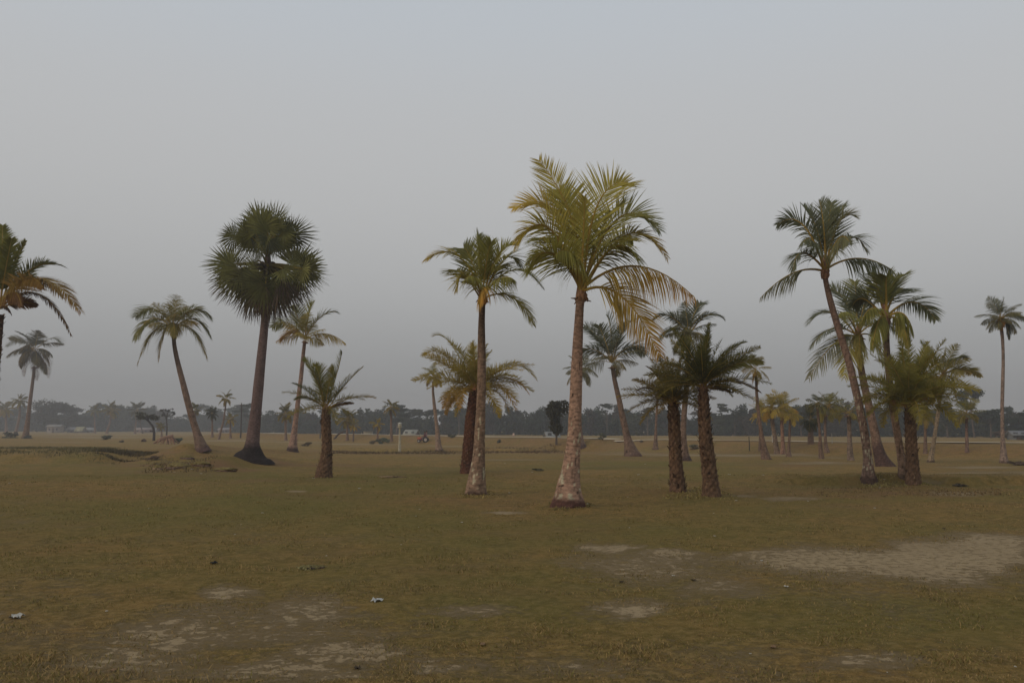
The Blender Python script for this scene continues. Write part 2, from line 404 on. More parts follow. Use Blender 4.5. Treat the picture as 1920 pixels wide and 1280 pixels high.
def frond_q(q, P0, P1, P2, n, leaf, base_c, tip_c, hang=.35, vee=.35, lw=.022, stem=.03, t0=.2, jag=.12, seg=3, ragged=.06, stemc=None, stiff=False, roll=None):
    """one pinnate frond: a tapered midrib with two rows of drooping leaflets"""
    P0, P1, P2 = (np.array(p, float) for p in (P0, P1, P2))
    tt = np.linspace(0, 1, 14); R = bez(P0, P1, P2, tt)
    stc = np.array(stemc if stemc is not None else YEL * .75 + BRN * .4)
    q.tube(R, stem * (1 - .88 * tt), stc, 5, False)
    m = n
    t = np.clip(t0 + (1 - t0) * (np.arange(m) + rng.random(m) * .5) / m, 0, 1)
    P = bez(P0, P1, P2, t); T = bez(P0, P1, P2, np.clip(t + .02, 0, 1.02)) - bez(P0, P1, P2, t - .02); T /= np.linalg.norm(T, axis=1)[:, None] + 1e-9
    h = P2 - P0 + .3 * (P1 - P0); h[2] = 0
    if np.linalg.norm(h) < .12 * np.linalg.norm(P2 - P0): h = np.array([rng.normal(), rng.normal(), 0])
    S = np.cross(h / np.linalg.norm(h), [0, 0, 1.]); S /= np.linalg.norm(S)
    S = S[None] - T * (T @ S)[:, None]; S /= np.linalg.norm(S, axis=1)[:, None] + 1e-9
    Nn = np.cross(S, T)
    ro = random.gauss(0, .45) if roll is None else roll
    ro = ro * (.55 + .65 * t)[:, None]; S, Nn = S * np.cos(ro) + Nn * np.sin(ro), Nn * np.cos(ro) - S * np.sin(ro)
    prof = (.50 + .75 * np.sin(np.pi * np.clip(t * 1.02, 0, 1) ** .75) ** .8) * (1 - .45 * t ** 4)
    for sgn in (-1, 1):
        L = leaf * prof * (1 - jag + 2 * jag * rng.random(m))
        L = np.where(rng.random(m) < ragged, L * .45, L)
        fw = (.45 + .75 * t + .09 * rng.normal(size=m))
        vv = vee + .08 * rng.normal(size=m)
        if stiff: vv = vv + .5 * rng.normal(size=m)
        D = S * sgn + T * fw[:, None] + Nn * vv[:, None]; D /= np.linalg.norm(D, axis=1)[:, None]
        g = hang * (.8 + .5 * rng.random(m)) 
        Wv = np.cross(D, Nn); Wv /= np.linalg.norm(Wv, axis=1)[:, None] + 1e-9
        Wv = Wv + Nn * (.3 * rng.normal(size=m))[:, None]; Wv /= np.linalg.norm(Wv, axis=1)[:, None]
        s_ = np.linspace(0, 1, seg + 1); wf = np.interp(s_, [0, .25, .6, 1], [.55, 1, .8, .06]) * lw
        # arc: direction bends towards the ground while keeping its length
        pts = [P + 0 * P]; cur = P.copy(); d = D.copy()
        for k in range(seg):
            d = d + np.array([0, 0, -1.]) * (g * (1.6 / seg))[:, None]; d /= np.linalg.norm(d, axis=1)[:, None]
            cur = cur + d * (L / seg)[:, None]; pts.append(cur)
        pts = np.stack(pts, 1)                                 # m, seg+1, 3
        A = pts - Wv[:, None] * wf[None, :, None]; B = pts + Wv[:, None] * wf[None, :, None]
        V = np.stack([A, B], 2).reshape(-1, 3)
        b = (np.arange(m) * (seg + 1) * 2)[:, None] + (np.arange(seg) * 2)[None]
        Qd = np.stack([b, b + 1, b + 3, b + 2], -1).reshape(-1, 4)
        mixt = np.clip(t[:, None] ** 1.6 * .8 + .35 * s_[None] ** 2 + .12 * rng.normal(size=(m, 1)), 0, 1)
        c = base_c[None, None] * (1 - mixt[..., None]) + tip_c[None, None] * mixt[..., None]
        c = c * (.82 + .36 * rng.random((m, 1, 1)))
        q.add(V, Qd, np.repeat(c[:, :, None], 2, 2).reshape(-1, 3))

def catmull(P, n):
    P = np.asarray(P, float); m = len(P)
    E = np.vstack([2 * P[0] - P[1], P, 2 * P[-1] - P[-2]])
    t = np.linspace(0, m - 1 - 1e-6, n); i = t.astype(int); f = (t - i)[:, None]
    a, b, c, d = E[i], E[i + 1], E[i + 2], E[i + 3]
    return .5 * (2 * b + (c - a) * f + (2 * a - 5 * b + 4 * c - d) * f ** 2 + (3 * b - a - 3 * c + d) * f ** 3)

def trunk(prof, Y, kind, parent, nth=28, step=.05, col=(.27, .18, .125), dark_top=0.0, foot=(.10, .06, .04), foot_h=.25, patch=False):
    """prof: (u, v, width px) base to top at depth Y"""
    k = Y / F
    C = np.array([[*pt(u, v, Y), wd * .5 * k] for u, v, wd in prof])
    C[0][2] -= .12
    Lh = np.linalg.norm(C[-1][:3] - C[0][:3]); n = int(min(260, max(14, Lh / step)))
    S = catmull(C, n); pos = S[:, :3]; r = np.maximum(S[:, 3], .02)
    T = np.gradient(pos, axis=0); T /= np.linalg.norm(T, axis=1)[:, None]
    A = np.cross(T, [0, 1., 0]); A /= np.linalg.norm(A, axis=1)[:, None]; B = np.cross(T, A)
    th = np.linspace(0, 2 * math.pi, nth, endpoint=False)
    s = np.concatenate([[0], np.cumsum(np.linalg.norm(np.diff(pos, axis=0), axis=1))])
    SS, TH = np.meshgrid(s, th, indexing='ij')
    sd_ = int(abs(prof[0][0])) % 97
    R = np.repeat(r[:, None], nth, 1); col = np.array(col); c = np.ones((n, nth, 3)) * col
    nz = fbm(TH * 1.2 / 1 + 50 + np.sin(TH), SS * 4, sd_, 4)
    nf = vnoise(np.cos(TH) * 6 + SS * 9 + 40, np.sin(TH) * 6 + SS * 23 + 9, sd_ + 5)
    R = R * (1 + .11 * (fbm(np.cos(TH) * .8 + 3, SS * .9 + np.sin(TH) * .8, sd_ + 30, 3) - .5))
    if kind == 'coco':
        ph = SS / .085 + .8 * fbm(np.cos(TH) + 5, SS * 2 + np.sin(TH), sd_ + 2, 2) * 2
        saw = ph - np.floor(ph)
        up = sstep(.2, 1.4, SS)                               # near the foot rings give way to vertical cracks
        R = R * (1 + .035 * (saw - .5) * up + .05 * (nz - .5)); R = R * (1 - .04 * (vnoise(TH * 9, SS * 3, sd_ + 7) > .72) * (1 - up))
        c = c * (.82 + .36 * nz)[..., None]; c = c * (1 - .38 * (saw < .22) * up)[..., None]
        crack = (vnoise(TH * 7 + 3, SS * 5, sd_ + 8) > .70); c = np.where(crack[..., None] & (up < .9)[..., None], c * .62, c)
        holes = (vnoise(TH * 4 + 11, SS * 9, sd_ + 9) > .93); c = np.where(holes[..., None], c * .25, c); R = np.where(holes, R * .95, R)
        if patch:
            pl = vnoise(TH * 5 + 2, SS * 8, sd_ + 12) * (SS > .3) * (SS < Lh * .42); c = np.where((pl > .82)[..., None], np.array([.46, .41, .28]), c)
    elif kind == 'date':
        c = c * .66
        jt = .9 * (fbm(np.cos(TH) * 2 + 9, SS * 5 + np.sin(TH) * 2, sd_ + 31, 3) - .5); a_ = TH * 7 / (2 * math.pi) + jt; b_ = SS / .17 + jt
        d1 = (a_ + b_) % 1; d2 = (a_ - b_) % 1; dd = np.minimum(np.minimum(d1, 1 - d1), np.minimum(d2, 1 - d2)) * 2
        amp = sstep(.05, .5, SS) * (.6 + .8 * nz)
        R = R * (1 + (.16 * dd - .05) * amp + .10 * (nz - .5)); R = R * (1 + .05 * (nf - .5))
        c = c * (.45 + .95 * dd * (.4 + .6 * nf) + .25 * nz)[..., None]
    elif kind == 'toddy':
        R = R * (1 + .05 * (nz - .5)); c = c * (.75 + .5 * nz)[..., None]
    else:
        R = R * (1 + .05 * (nz - .5)); c = c * (.8 + .4 * nz)[..., None]
    ftm = sstep(foot_h * (1.15), foot_h * .75, SS + .16 * (nz - .5)); c = c * (1 - ftm[..., None]) + np.array(foot) * (.7 + .6 * nf)[..., None] * ftm[..., None]
    R = R + ftm * (vnoise(TH * 6, SS * 2, sd_ + 20) - .3) * R * .16
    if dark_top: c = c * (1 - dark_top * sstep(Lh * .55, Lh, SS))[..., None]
    V = pos[:, None] + R[..., None] * (A[:, None] * np.cos(TH)[..., None] + B[:, None] * np.sin(TH)[..., None])
    i = np.arange(n - 1)[:, None] * nth; j = np.arange(nth)[None]; j2 = (j + 1) % nth
    Qd = np.stack([i + j, i + j2, i + nth + j2, i + nth + j], -1).reshape(-1, 4)
    q = Q(); q.add(V.reshape(-1, 3), Qd, c.reshape(-1, 3))
    if kind == 'date' and nth > 20:                            # cut leaf bases standing off the stem
        m = int(Lh / .17 * 7 * 1.1)
        for _ in range(m):
            ii = int(n * (.12 + .86 * random.random())); t_ = random.random() * 6.283
            o_ = A[ii] * math.cos(t_) + B[ii] * math.sin(t_); p = pos[ii] + o_ * r[ii] * .95; u_ = T[ii]
            w_ = np.cross(o_, u_) * (.022 + .02 * random.random()); ln = .05 + .09 * random.random()
            tip = p + o_ * ln * .55 + u_ * ln; cc = np.array(random.choice([(.20, .13, .08), (.12, .07, .045), (.27, .19, .12), (.08, .05, .035)]))
            q.add([p - w_, p + w_, tip + w_ * .5, tip - w_ * .5], [(0, 1, 2, 3)], cc)
            p2 = p + u_ * .02; q.add([p2 - w_, p2 + w_, tip + w_ * .5 + o_ * .01, tip - w_ * .5 + o_ * .01], [(0, 1, 2, 3)], cc * .7)
    q.build('trunk', M_FIB if kind == 'date' else M_BARK, parent, True)
    return pos[-1], T[-1], r[-1]

def crown_fronds(parent, P, Y, L, n, style, base_c, tip_c, el=(85, -25), bend=(40, 95), wide=1.0, one=False, yel=.2, seed=1, nl=46, hangmul=1., leafk=.31, lwk=1., skipaz=None, qd=None, t0=.2):
    """procedural crown; L in metres"""
    lwk = lwk * float(np.clip(Y / 75, 1, 2.2))
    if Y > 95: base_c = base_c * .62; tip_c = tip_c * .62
    r = random.Random(seed); q1 = qd if qd is not None else (Q() if one else None)
    for i in range(n):
        az = i * 2.39996 + r.uniform(-.25, .25) + seed
        f = (i + .5) / n
        e0 = rad(el[0] + (el[1] - el[0]) * f ** .85 + r.uniform(-8, 8)); bd = rad(bend[0] + (bend[1] - bend[0]) * (f + r.uniform(-.2, .2)))
        Li = L * (.82 + .3 * r.random()) * (.9 if f < .12 else 1)
        d1 = np.array([math.cos(az) * math.cos(e0) * wide, math.sin(az) * math.cos(e0), math.sin(e0)])
        e1 = max(e0 - bd, rad(-88)); d2 = np.array([math.cos(az) * math.cos(e1) * wide, math.sin(az) * math.cos(e1), math.sin(e1)])
        sw = np.array([math.cos(az + 1.57), math.sin(az + 1.57), 0]) * r.uniform(-.12, .12) * Li
        P0 = P + d1 * L * .035 + np.array([0, 0, L * .06 * (1 - f)])
        P1 = P0 + d1 * Li * .52; P2 = P1 + d2 * Li * .55 + sw
        y = max(0, min(1, yel * (.3 + 1.5 * f) + r.uniform(-.3, .3) * yel * 2))
        bc = base_c * (1 - y * .6) + YEL * y * .6; tc_ = tip_c * (1 - y) + (YEL if r.random() < .6 else ORA) * y
        q = q1 or Q()
        kw = dict(hang=(.28 + .85 * f) * hangmul, vee=.45 - .35 * f, lw=L * .0075 * lwk, stem=L * .012, t0=t0)
        if style == 'date': kw.update(stiff=True, hang=.10 * hangmul, vee=.35, lw=L * .0085 * lwk, stem=L * .011, jag=.2)
        frond_q(q, P0, P1, P2, nl, Li * leafk, bc, tc_, **kw)
        if not one and qd is None: q.build('frond', M_LEAF, parent)
    if one and qd is None: q1.build('crown', M_LEAF, parent)

def hand_fronds(parent, cu, cv, Y, specs, base_c, nl=60, lw=.02, stem=.03, hd=.2, jit=.04, gain=1.0, yl=0.0):
    """specs: ctrl dx,dy, tip dx,dy (px, up positive), depth (m, + away), leaf px, hang, vee, tip colour, base colour or None"""
    for sp_ in specs:
        cx, cy, tx, ty, dep, lf, hang, vee, tcol = sp_[:9]; bc = sp_[9] if len(sp_) > 9 else base_c
        st = sp_[10] if len(sp_) > 10 else .2
        gq = gain * random.uniform(.78, 1.25); bc = bc * gq + YEL * yl * random.uniform(.3, 1.7); tcol = tcol * gain
        if dep / (.01 + abs(P_len := math.hypot(tx, ty) * Y / F)) < -.55: hang = min(1.9, hang * 2.2 + .25); lf = lf * .9
        P0 = pt(cu, cv, Y) + Vector((random.uniform(-1, 1) * jit, (jit * (1 if dep > 0 else -1)), 0))
        P1 = pt(cu + cx, cv - cy, Y + dep * .5); P2 = pt(cu + tx, cv - ty, Y + dep)
        q = Q(); frond_q(q, P0, P1, P2, int(nl * 1.05), lf * Y / F * 1.28, bc, tcol, hang=hang * (.62 if hang < 1 else 1), vee=vee, lw=lw, stem=stem, seg=4, t0=st, roll=sp_[11] if len(sp_) > 11 else None)
        q.build('frond', M_LEAF, parent)

def sheath(parent, P, r, h, col=(.30, .17, .09), name='leaf_sheath'):
    """fibrous swelling where the fronds leave the trunk"""
    q = Q(); n = 16; th = np.linspace(0, 2 * math.pi, n, endpoint=False)
    rows = []
    for k, (a_, b_) in enumerate(((-.18, 1.0), (0, 1.28), (.2, 1.25), (.45, 1.0), (.75, .7), (1., .3))):
        rr = r * b_ * (1 + .22 * np.sin(th * 3 + k) + .15 * np.sin(th * 7 + 2 * k))
        rows.append(np.stack([P[0] + rr * np.cos(th), P[1] + rr * np.sin(th), P[2] + h * a_ + 0 * th], -1))
    V = np.array(rows); i = np.arange(len(rows) - 1)[:, None] * n; j = np.arange(n)[None]; j2 = (j + 1) % n
    c = np.array(col) * (.6 + .8 * rng.random((len(rows) * n, 1)))
    q.add(V.reshape(-1, 3), np.stack([i + j, i + j2, i + n + j2, i + n + j], -1).reshape(-1, 4), c)
    for _ in range(9):                                          # torn fibre and old stalk stubs
        t_ = random.random() * 6.283; o_ = np.array([math.cos(t_), math.sin(t_), 0]); p = P + o_ * r * 1.15 + np.array([0, 0, random.uniform(-.1, .35) * h])
        tip = p + o_ * r * random.uniform(.5, 1.3) + np.array([0, 0, random.uniform(-.8, .5) * r])
        q.tube([p - o_ * r * .4, p, tip], [r * .28, r * .24, r * .08], np.array(col) * random.uniform(.35, 1.0), 5, False)
    q.build(name, M_FIB, parent, True)

def palm_root(u, v, label, cat='palm tree', group=None, name='coconut_palm', Y=None):
    p = at(u, v)
    if Y: p = pt(u, v, Y)
    return empty(name, p, label, cat, group), p.y

# rank weeds on the banks: again one uncountable mass
def weeds(bands, name, label):
    Vs, Cs = [], []
    for u0, u1, v0, v1, n, hh, cols in bands:
        a_ = at((u0 + u1) / 2, v1); b_ = at((u0 + u1) / 2, v0)
        y = a_.y + (b_.y - a_.y) * rng.random(n); x = ((u0 - 60 + (u1 - u0 + 120) * rng.random(n)) - 960) / F * y
        uu = x / y * F + 960; edge = np.clip(np.minimum(uu - u0 + 20, u1 + 20 - uu) / 40, 0, 1)
        k = (fbm(x / 2.2, y / 1.1, 95, 4) + .1 * rng.random(n)) * (.4 + .6 * edge) > .47; x, y = x[k], y[k]; m = len(x)
        h = hh * (.4 + .9 * rng.random(m)) * (.5 + fbm(x / 1.5, y / 1.5, 96, 2)) * (.4 + .6 * edge[k]); wd = .012 + .02 * rng.random(m); az = rng.random(m) * 6.283
        P0 = np.stack([x, y, gz(x, y) - .01], -1); wv = np.stack([np.cos(az), np.sin(az), 0 * az], -1) * wd[:, None]
        la = rng.random(m) * 6.283; ln = np.stack([np.cos(la), np.sin(la), 0 * la], -1) * (h * .6)[:, None]; up = np.array([0, 0, 1.]) * h[:, None]
        Vs.append(np.stack([P0 - wv, P0 + wv, P0 + wv * .3 + ln + up, P0 - wv * .3 + ln + up], 1).reshape(-1, 3))
        c = np.array(cols)[None] * (.6 + .8 * rng.random(m))[:, None]; Cs.append(np.repeat(c[:, None], 4, 1).reshape(-1, 3))
    V = np.concatenate(Vs)
    tag(mesh_np(name, V, np.arange(len(V)).reshape(-1, 4), M_GRASS, None, np.concatenate(Cs)), label, 'weeds', None, 'stuff')
weeds([(-60, 230, 838, 864, 15000, .13, (.125, .11, .05)), (180, 300, 846, 866, 7000, .14, (.09, .07, .035)), (270, 420, 850, 886, 3500, .10, (.15, .11, .055)), (620, 860, 845, 851, 6000, .14, (.10, .07, .04)), (860, 1060, 840, 850, 8000, .16, (.13, .085, .05)),
       (1020, 1120, 941, 957, 1400, .06, (.19, .15, .055)), (860, 930, 919, 934, 900, .05, (.26, .20, .075)), (1245, 1370, 914, 936, 1300, .05, (.25, .20, .075)), (1600, 1740, 892, 914, 1300, .06, (.25, .20, .075)), (575, 640, 888, 900, 700, .06, (.25, .19, .075)), (1500, 1880, 914, 930, 2500, .035, (.19, .13, .06))],
      'bank_weeds', 'dark rank weeds along the low banks and palm feet')

# --- the tall yellow-green coconut in the middle
t, Y = palm_root(1068, 948, 'tallest central coconut palm, pale ringed trunk with broad foot and yellow-green fronds')
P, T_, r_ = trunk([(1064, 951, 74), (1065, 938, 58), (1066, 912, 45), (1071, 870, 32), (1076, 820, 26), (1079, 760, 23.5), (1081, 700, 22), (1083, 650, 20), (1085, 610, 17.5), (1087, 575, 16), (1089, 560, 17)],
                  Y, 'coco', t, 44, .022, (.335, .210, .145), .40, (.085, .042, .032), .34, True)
sheath(t, P, r_ * 1.0, .32, (.27, .15, .085))
G2 = GRN * 1.25 + YEL * .12
hand_fronds(t, 1091, 546, Y, [
    (0, 150, -81, 246, .35, 58, .18, .20, YEL * .6 + GRN * .4, G2, .2, .65), (12, 215, 86, 204, .3, 60, .16, .22, YEL * .4 + GRN * .7, G2, .2, -.8),
    (-30, 215, -129, 155, .3, 48, .25, .25, YEL * 1.1, GRN * .6 + YEL * .4, .2, .8), (-62, 195, -126, 85, -.3, 52, .55, .2, YEL * .8 + GRN * .3, G2),
    (-52, 115, -104, 48, -.6, 50, .75, .15, GRN * 1.2, G2), (62, 215, 146, 113, .2, 56, .25, .25, GRY * 1.1, G2, .2, -.8), (92, 182, 160, 61, .4, 44, .55, .25, BRN + YEL * .4, G2),
    (62, 130, 104, 62, -.5, 54, .9, .1, GRN, G2 * .8), (4, 130, 6, 176, -.3, 34, .1, .5, YEL * .5 + GRN * .6, G2), (-14, 165, -42, 190, .9, 54, .25, .3, GRN * 1.3, G2), (36, 150, 74, 158, .9, 54, .3, .3, GRN * 1.2, G2),
    (98, 100, 212, -12, -.3, 60, 1.5, .05, ORA * .9, GRN * .4 + YEL * .55, .2, .3), (78, 38, 146, -122, -.5, 54, .5, .05, ORA * .75, GRN * .5 + YEL * .5, .2, -.9),
    (40, 120, 96, 94, .9, 48, .7, .2, GRN, G2 * .8), (-40, 115, -90, 98, .9, 48, .7, .2, GRN, G2 * .8), (-16, 100, -48, 70, -.7, 46, .8, .15, GRN * 1.1, G2)],
    G2, gain=1.25, nl=60, lw=.0140, stem=.036)

# --- the slimmer one to its left
t, Y = palm_root(893, 926, 'slender coconut palm with one orange-yellow frond facing the viewer, before a bushy palm')
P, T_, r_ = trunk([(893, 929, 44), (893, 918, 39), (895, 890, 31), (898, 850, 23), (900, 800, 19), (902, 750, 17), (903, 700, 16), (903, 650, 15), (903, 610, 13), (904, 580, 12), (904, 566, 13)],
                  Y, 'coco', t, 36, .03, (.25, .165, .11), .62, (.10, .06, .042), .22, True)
sheath(t, P, r_ * 1.0, .35, (.27, .12, .08))
hand_fronds(t, 904, 562, Y, [
    (-40, 130, -108, 73, .2, 34, .55, .25, YEL, GRN), (-45, 80, -48, 16, -.3, 30, .5, .2, YEL * .5 + GRN * .5, GRN), (-20, 90, -34, 97, .4, 34, .2, .4, GRY, GRN * 1.2),
    (-5, 90, -8, 120, .1, 38, .15, .4, GRY * 1.2, GRN * 1.2), (8, 90, 17, 108, -.2, 36, .2, .4, GRN * 1.2, GRN * 1.3), (20, 105, 60, 103, .3, 34, .3, .35, GRN, GRN * 1.2),
    (45, 120, 73, 62, .5, 32, .5, .3, GRY, GRN), (60, 100, 114, 23, .2, 36, .6, .25, GRY * .9, GRN * .9), (62, 36, 95, -46, -.2, 36, .65, .25, GRN * .8 + YEL * .2, GRN * .9),
    (0, 50, 2, -2, -1.0, 36, .75, .0, ORA * .9, YEL * .9), (35, 60, 62, 36, -.7, 34, .5, .2, GRN, GRN), (-35, 70, -60, 52, .8, 32, .5, .2, GRN, GRN), (30, 80, 40, 60, .9, 32, .5, .2, GRN, GRN),
    (-15, 60, -30, 40, -.9, 32, .5, .2, GRN * 1.2, GRN)], GRN * 1.15 + YEL * .1, gain=1.2, yl=.14, nl=46, lw=.0155, stem=.026)

# --- tall leaning coconut on the right
t, Y = palm_root(1628, 898, 'coconut palm with long curved trunk leaning left, highest crown of the right hand group')
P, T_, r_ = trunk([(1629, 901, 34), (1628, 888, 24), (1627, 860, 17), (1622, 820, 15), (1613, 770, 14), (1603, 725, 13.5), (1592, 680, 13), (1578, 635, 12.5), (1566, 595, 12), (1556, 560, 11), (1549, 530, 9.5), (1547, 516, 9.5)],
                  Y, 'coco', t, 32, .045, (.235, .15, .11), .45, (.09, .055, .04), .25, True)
sheath(t, P, r_ * 1.15, .6, (.30, .16, .09))
D2 = GRY * .85
hand_fronds(t, 1547, 508, Y, [
    (-58, 18, -121, -50, .3, 36, 1.2, .1, GRY * .8 + BRN * .3, D2, .34), (60, 46, 126, 2, -.3, 34, 1.3, .1, GRY, D2, .3), (-55, 70, -60, -2, -.5, 30, .7, .2, GRY, D2),
    (-38, 130, -90, 86, .3, 32, .55, .25, GRY, D2), (-12, 95, -40, 122, .5, 32, .2, .4, GRY, D2), (0, 90, -10, 132, 0, 36, .2, .4, GRY, D2), (5, 90, 12, 128, .6, 36, .2, .4, GRY, D2),
    (22, 128, 58, 100, -.3, 34, .3, .35, YEL * .3 + GRY * .7, D2), (50, 105, 79, 36, .3, 34, .6, .25, GRY, D2), (25, 90, 45, 55, -1.4, 36, .6, .2, GRY, D2 + YEL * .1),
    (-25, 80, -40, 55, -1.2, 34, .6, .2, GRY, D2), (10, 105, 35, 118, .9, 32, .2, .4, GRY, D2)], D2, gain=1.3, nl=42, lw=.018, stem=.04)

# --- the two coconuts behind it
t, Y = palm_root(1660, 874, 'coconut palm with wide dark foot directly behind the tall leaning palm on the right')
P, T_, r_ = trunk([(1662, 877, 38), (1655, 866, 27), (1647, 845, 19), (1640, 810, 16), (1630, 765, 14), (1620, 720, 13), (1613, 680, 12), (1609, 640, 11)], Y, 'coco', t, 24, .07, (.21, .135, .095), .3, (.09, .055, .045), 1.4)
sheath(t, P, r_ * 1.1, .7, (.28, .15, .08))
hand_fronds(t, 1608, 630, Y, [
    (-15, 75, -50, 90, .5, 32, .3, .3, GRY, D2), (-3, 70, -5, 102, .2, 34, .2, .4, GRN, D2), (-52, 78, -95, 22, .5, 34, .6, .25, GRY, D2), (-50, 40, -88, -22, -.5, 34, .7, .2, GRY, D2),
    (-42, 12, -92, -80, -.6, 36, .8, .15, GRY + BRN * .3, D2), (25, 75, 60, 70, .6, 34, .4, .3, GRY, D2), (45, 50, 75, 5, .8, 34, .6, .2, GRY, D2), (5, 20, 5, -62, -1.2, 30, .7, .15, YEL * .4 + GRN * .6, YEL * .15 + GRN * .7),
    (-12, 15, -25, -78, -1.0, 36, .7, .15, YEL * .4 + GRN, GRN), (35, 20, 48, -55, -.9, 36, .8, .15, GRN, GRN), (-25, 60, -35, 40, -1.8, 34, .5, .2, GRN, GRN), (25, 60, 35, 45, -1.6, 34, .5, .2, GRN, GRN),
    (15, 80, 25, 90, .8, 34, .3, .4, GRN, D2)], D2, gain=1.3, nl=38, lw=.026, stem=.045)

t, Y = palm_root(1697, 893, 'coconut palm with long bare trunk rising behind the bushy date palm on the right')
P, T_, r_ = trunk([(1694, 896, 22), (1693, 880, 17), (1689, 850, 14), (1681, 805, 13), (1674, 760, 13), (1668, 715, 12), (1664, 670, 11), (1661, 630, 12), (1660, 604, 12)], Y, 'coco', t, 24, .06, (.25, .165, .115), .3, (.12, .08, .055), .3)
sheath(t, P, r_ * 1.1, .6, (.26, .14, .08))
hand_fronds(t, 1660, 596, Y, [
    (-10, 70, -32, 82, .4, 32, .25, .35, GRY, D2), (8, 75, 35, 80, .4, 32, .25, .35, GRN, D2), (0, 70, 2, 78, -.3, 32, .2, .4, GRN, GRN), (55, 62, 95, -4, .3, 34, .7, .25, GRY, D2), (40, 30, 52, -30, -.8, 34, .8, .2, GRN, GRN),
    (35, 10, 42, -52, -.9, 30, .8, .15, YEL * .2 + GRN * .7, GRN * .8), (-45, 60, -62, 22, .8, 32, .6, .2, GRY, D2), (-30, 40, -45, -10, -.9, 32, .6, .2, GRN, GRN),
    (20, 70, 45, 50, 1.2, 32, .5, .3, GRY, D2), (-20, 75, -25, 60, 1.3, 32, .5, .3, GRY, D2), (-15, 15, -25, -60, -.9, 32, .7, .2, GRN, GRN)], D2, gain=1.3, nl=38, lw=.021, stem=.04)

# --- date palms
def date_palm(u, v, prof, label, cu, cv, Lpx, n, seed, base=GRN * .75, tip=GRN * .8, yel=.15, el=(85, -10), bend=(15, 60), col=(.25, .15, .09), nl=76, leafk=.15, hands=(), wide=1.0, t0=.13, foot_h=.1, shc=(.22, .13, .07), lwk=.66):
    t, Y = palm_root(u, v, label, name='date_palm')
    P, T_, r_ = trunk(prof, Y, 'date', t, 40, .026, col, 0, (.14, .08, .055), foot_h)
    sheath(t, P, r_ * .8, .28, shc)
    crown_fronds(t, np.array(pt(cu, cv, Y)), Y, Lpx * Y / F, n, 'date', base, tip, el, bend, wide=wide, yel=yel, seed=seed, nl=nl, leafk=leafk, t0=t0, lwk=lwk)
    if hands: hand_fronds(t, cu, cv, Y, hands, base, nl=70, lw=.010, stem=.02)
    return t, Y
date_palm(1270, 921, [(1272, 924, 37), (1270, 910, 29), (1268, 880, 25), (1266, 840, 23), (1264, 800, 22), (1263, 775, 21), (1262, 762, 17)],
          'left one of the close pair of date palms right of the tallest palm', 1261, 758, 92, 40, 3, DRK * 1.15 + BRN * .12, BRN * .5 + GRN * .4, .22, (88, 8), (15, 65),
          hands=((-40, 42, -66, 26, -.1, 14, .3, .3, BRN * .8, BRN * .6 + GRN * .3), (-28, 60, -48, 70, .2, 16, .2, .3, ORA * .5, GRN)))
date_palm(1334, 930, [(1335, 934, 44), (1333, 914, 31), (1330, 880, 27), (1325, 840, 25), (1321, 800, 22), (1320, 770, 20), (1319, 745, 19), (1319, 732, 15)],
          'date palm with dense dark crown, right one of the close date palm pair', 1319, 728, 108, 46, 5, DRK * 1.05, GRN * .65, .12, (88, 12), (10, 60),
          hands=((50, 32, 108, -8, -.2, 14, .3, .3, BRN * .7, BRN * .7), (45, 62, 112, 48, .2, 18, .3, .3, GRN * .8 + BRN * .3, GRN * .9), (40, 80, 80, 86, -.2, 18, .2, .4, GRN, GRN * .8), (24, 4, 56, -8, .2, 8, .4, .2, BRN * .6, BRN * .6)))
date_palm(607, 895, [(607, 898, 36), (608, 885, 30), (611, 860, 22), (613, 830, 18), (611, 800, 17), (611, 785, 17), (611, 772, 14)],
          'short date palm with open spiky crown standing right of the tall fan palm', 611, 768, 78, 13, 8, GRN * .8 + GRY * .2, GRN * .7 + BRN * .3, .12, (85, 10), (15, 75), nl=60, leafk=.17,
          hands=((30, 95, 30, 108, .1, 17, .1, .3, GRN * .7, GRN * .9), (-15, 70, -42, 95, -.3, 19, .1, .3, GRN, GRN), (34, 50, 70, 80, .2, 18, .1, .35, GRN * .6 + BRN * .4, GRN * .9), (48, 32, 94, 22, -.2, 15, .2, .3, BRN + GRN * .4, GRN * .8 + BRN * .3),
                 (-30, 40, -62, 50, .2, 16, .3, .3, GRY, GRN * .7), (-34, 32, -58, 20, -.2, 16, .4, .2, GRN, GRN * .9), (-8, 60, -20, 85, -.4, 20, .1, .3, GRN * 1.1, GRN), (20, 70, 12, 80, .3, 18, .1, .3, GRN, GRN * .8), (28, 14, 52, 12, .3, 7, .2, .2, BRN, BRN)))
date_palm(873, 887, [(873, 890, 26), (875, 870, 22), (879, 830, 21), (883, 790, 21), (887, 760, 20), (889, 742, 20), (890, 732, 16)],
          'bushy palm with orange-brown stalk bases behind the slender coconut palm', 890, 738, 112, 30, 11, GRN * .85 + YEL * .12, YEL * .35 + GRN * .5, .5, (85, 12), (30, 100), col=(.22, .10, .06), leafk=.17, nl=76, shc=(.36, .15, .07),
          hands=((-60, 105, -98, 72, .2, 20, .3, .3, YEL, GRN * .6 + YEL * .4), (-45, 125, -78, 108, .4, 20, .3, .3, YEL * .6 + GRN * .4, GRN), (60, 60, 102, 0, -.2, 20, .4, .2, ORA, GRN * .7 + YEL * .2), (75, 95, 116, 26, .3, 18, .4, .3, YEL * .7, GRN)))
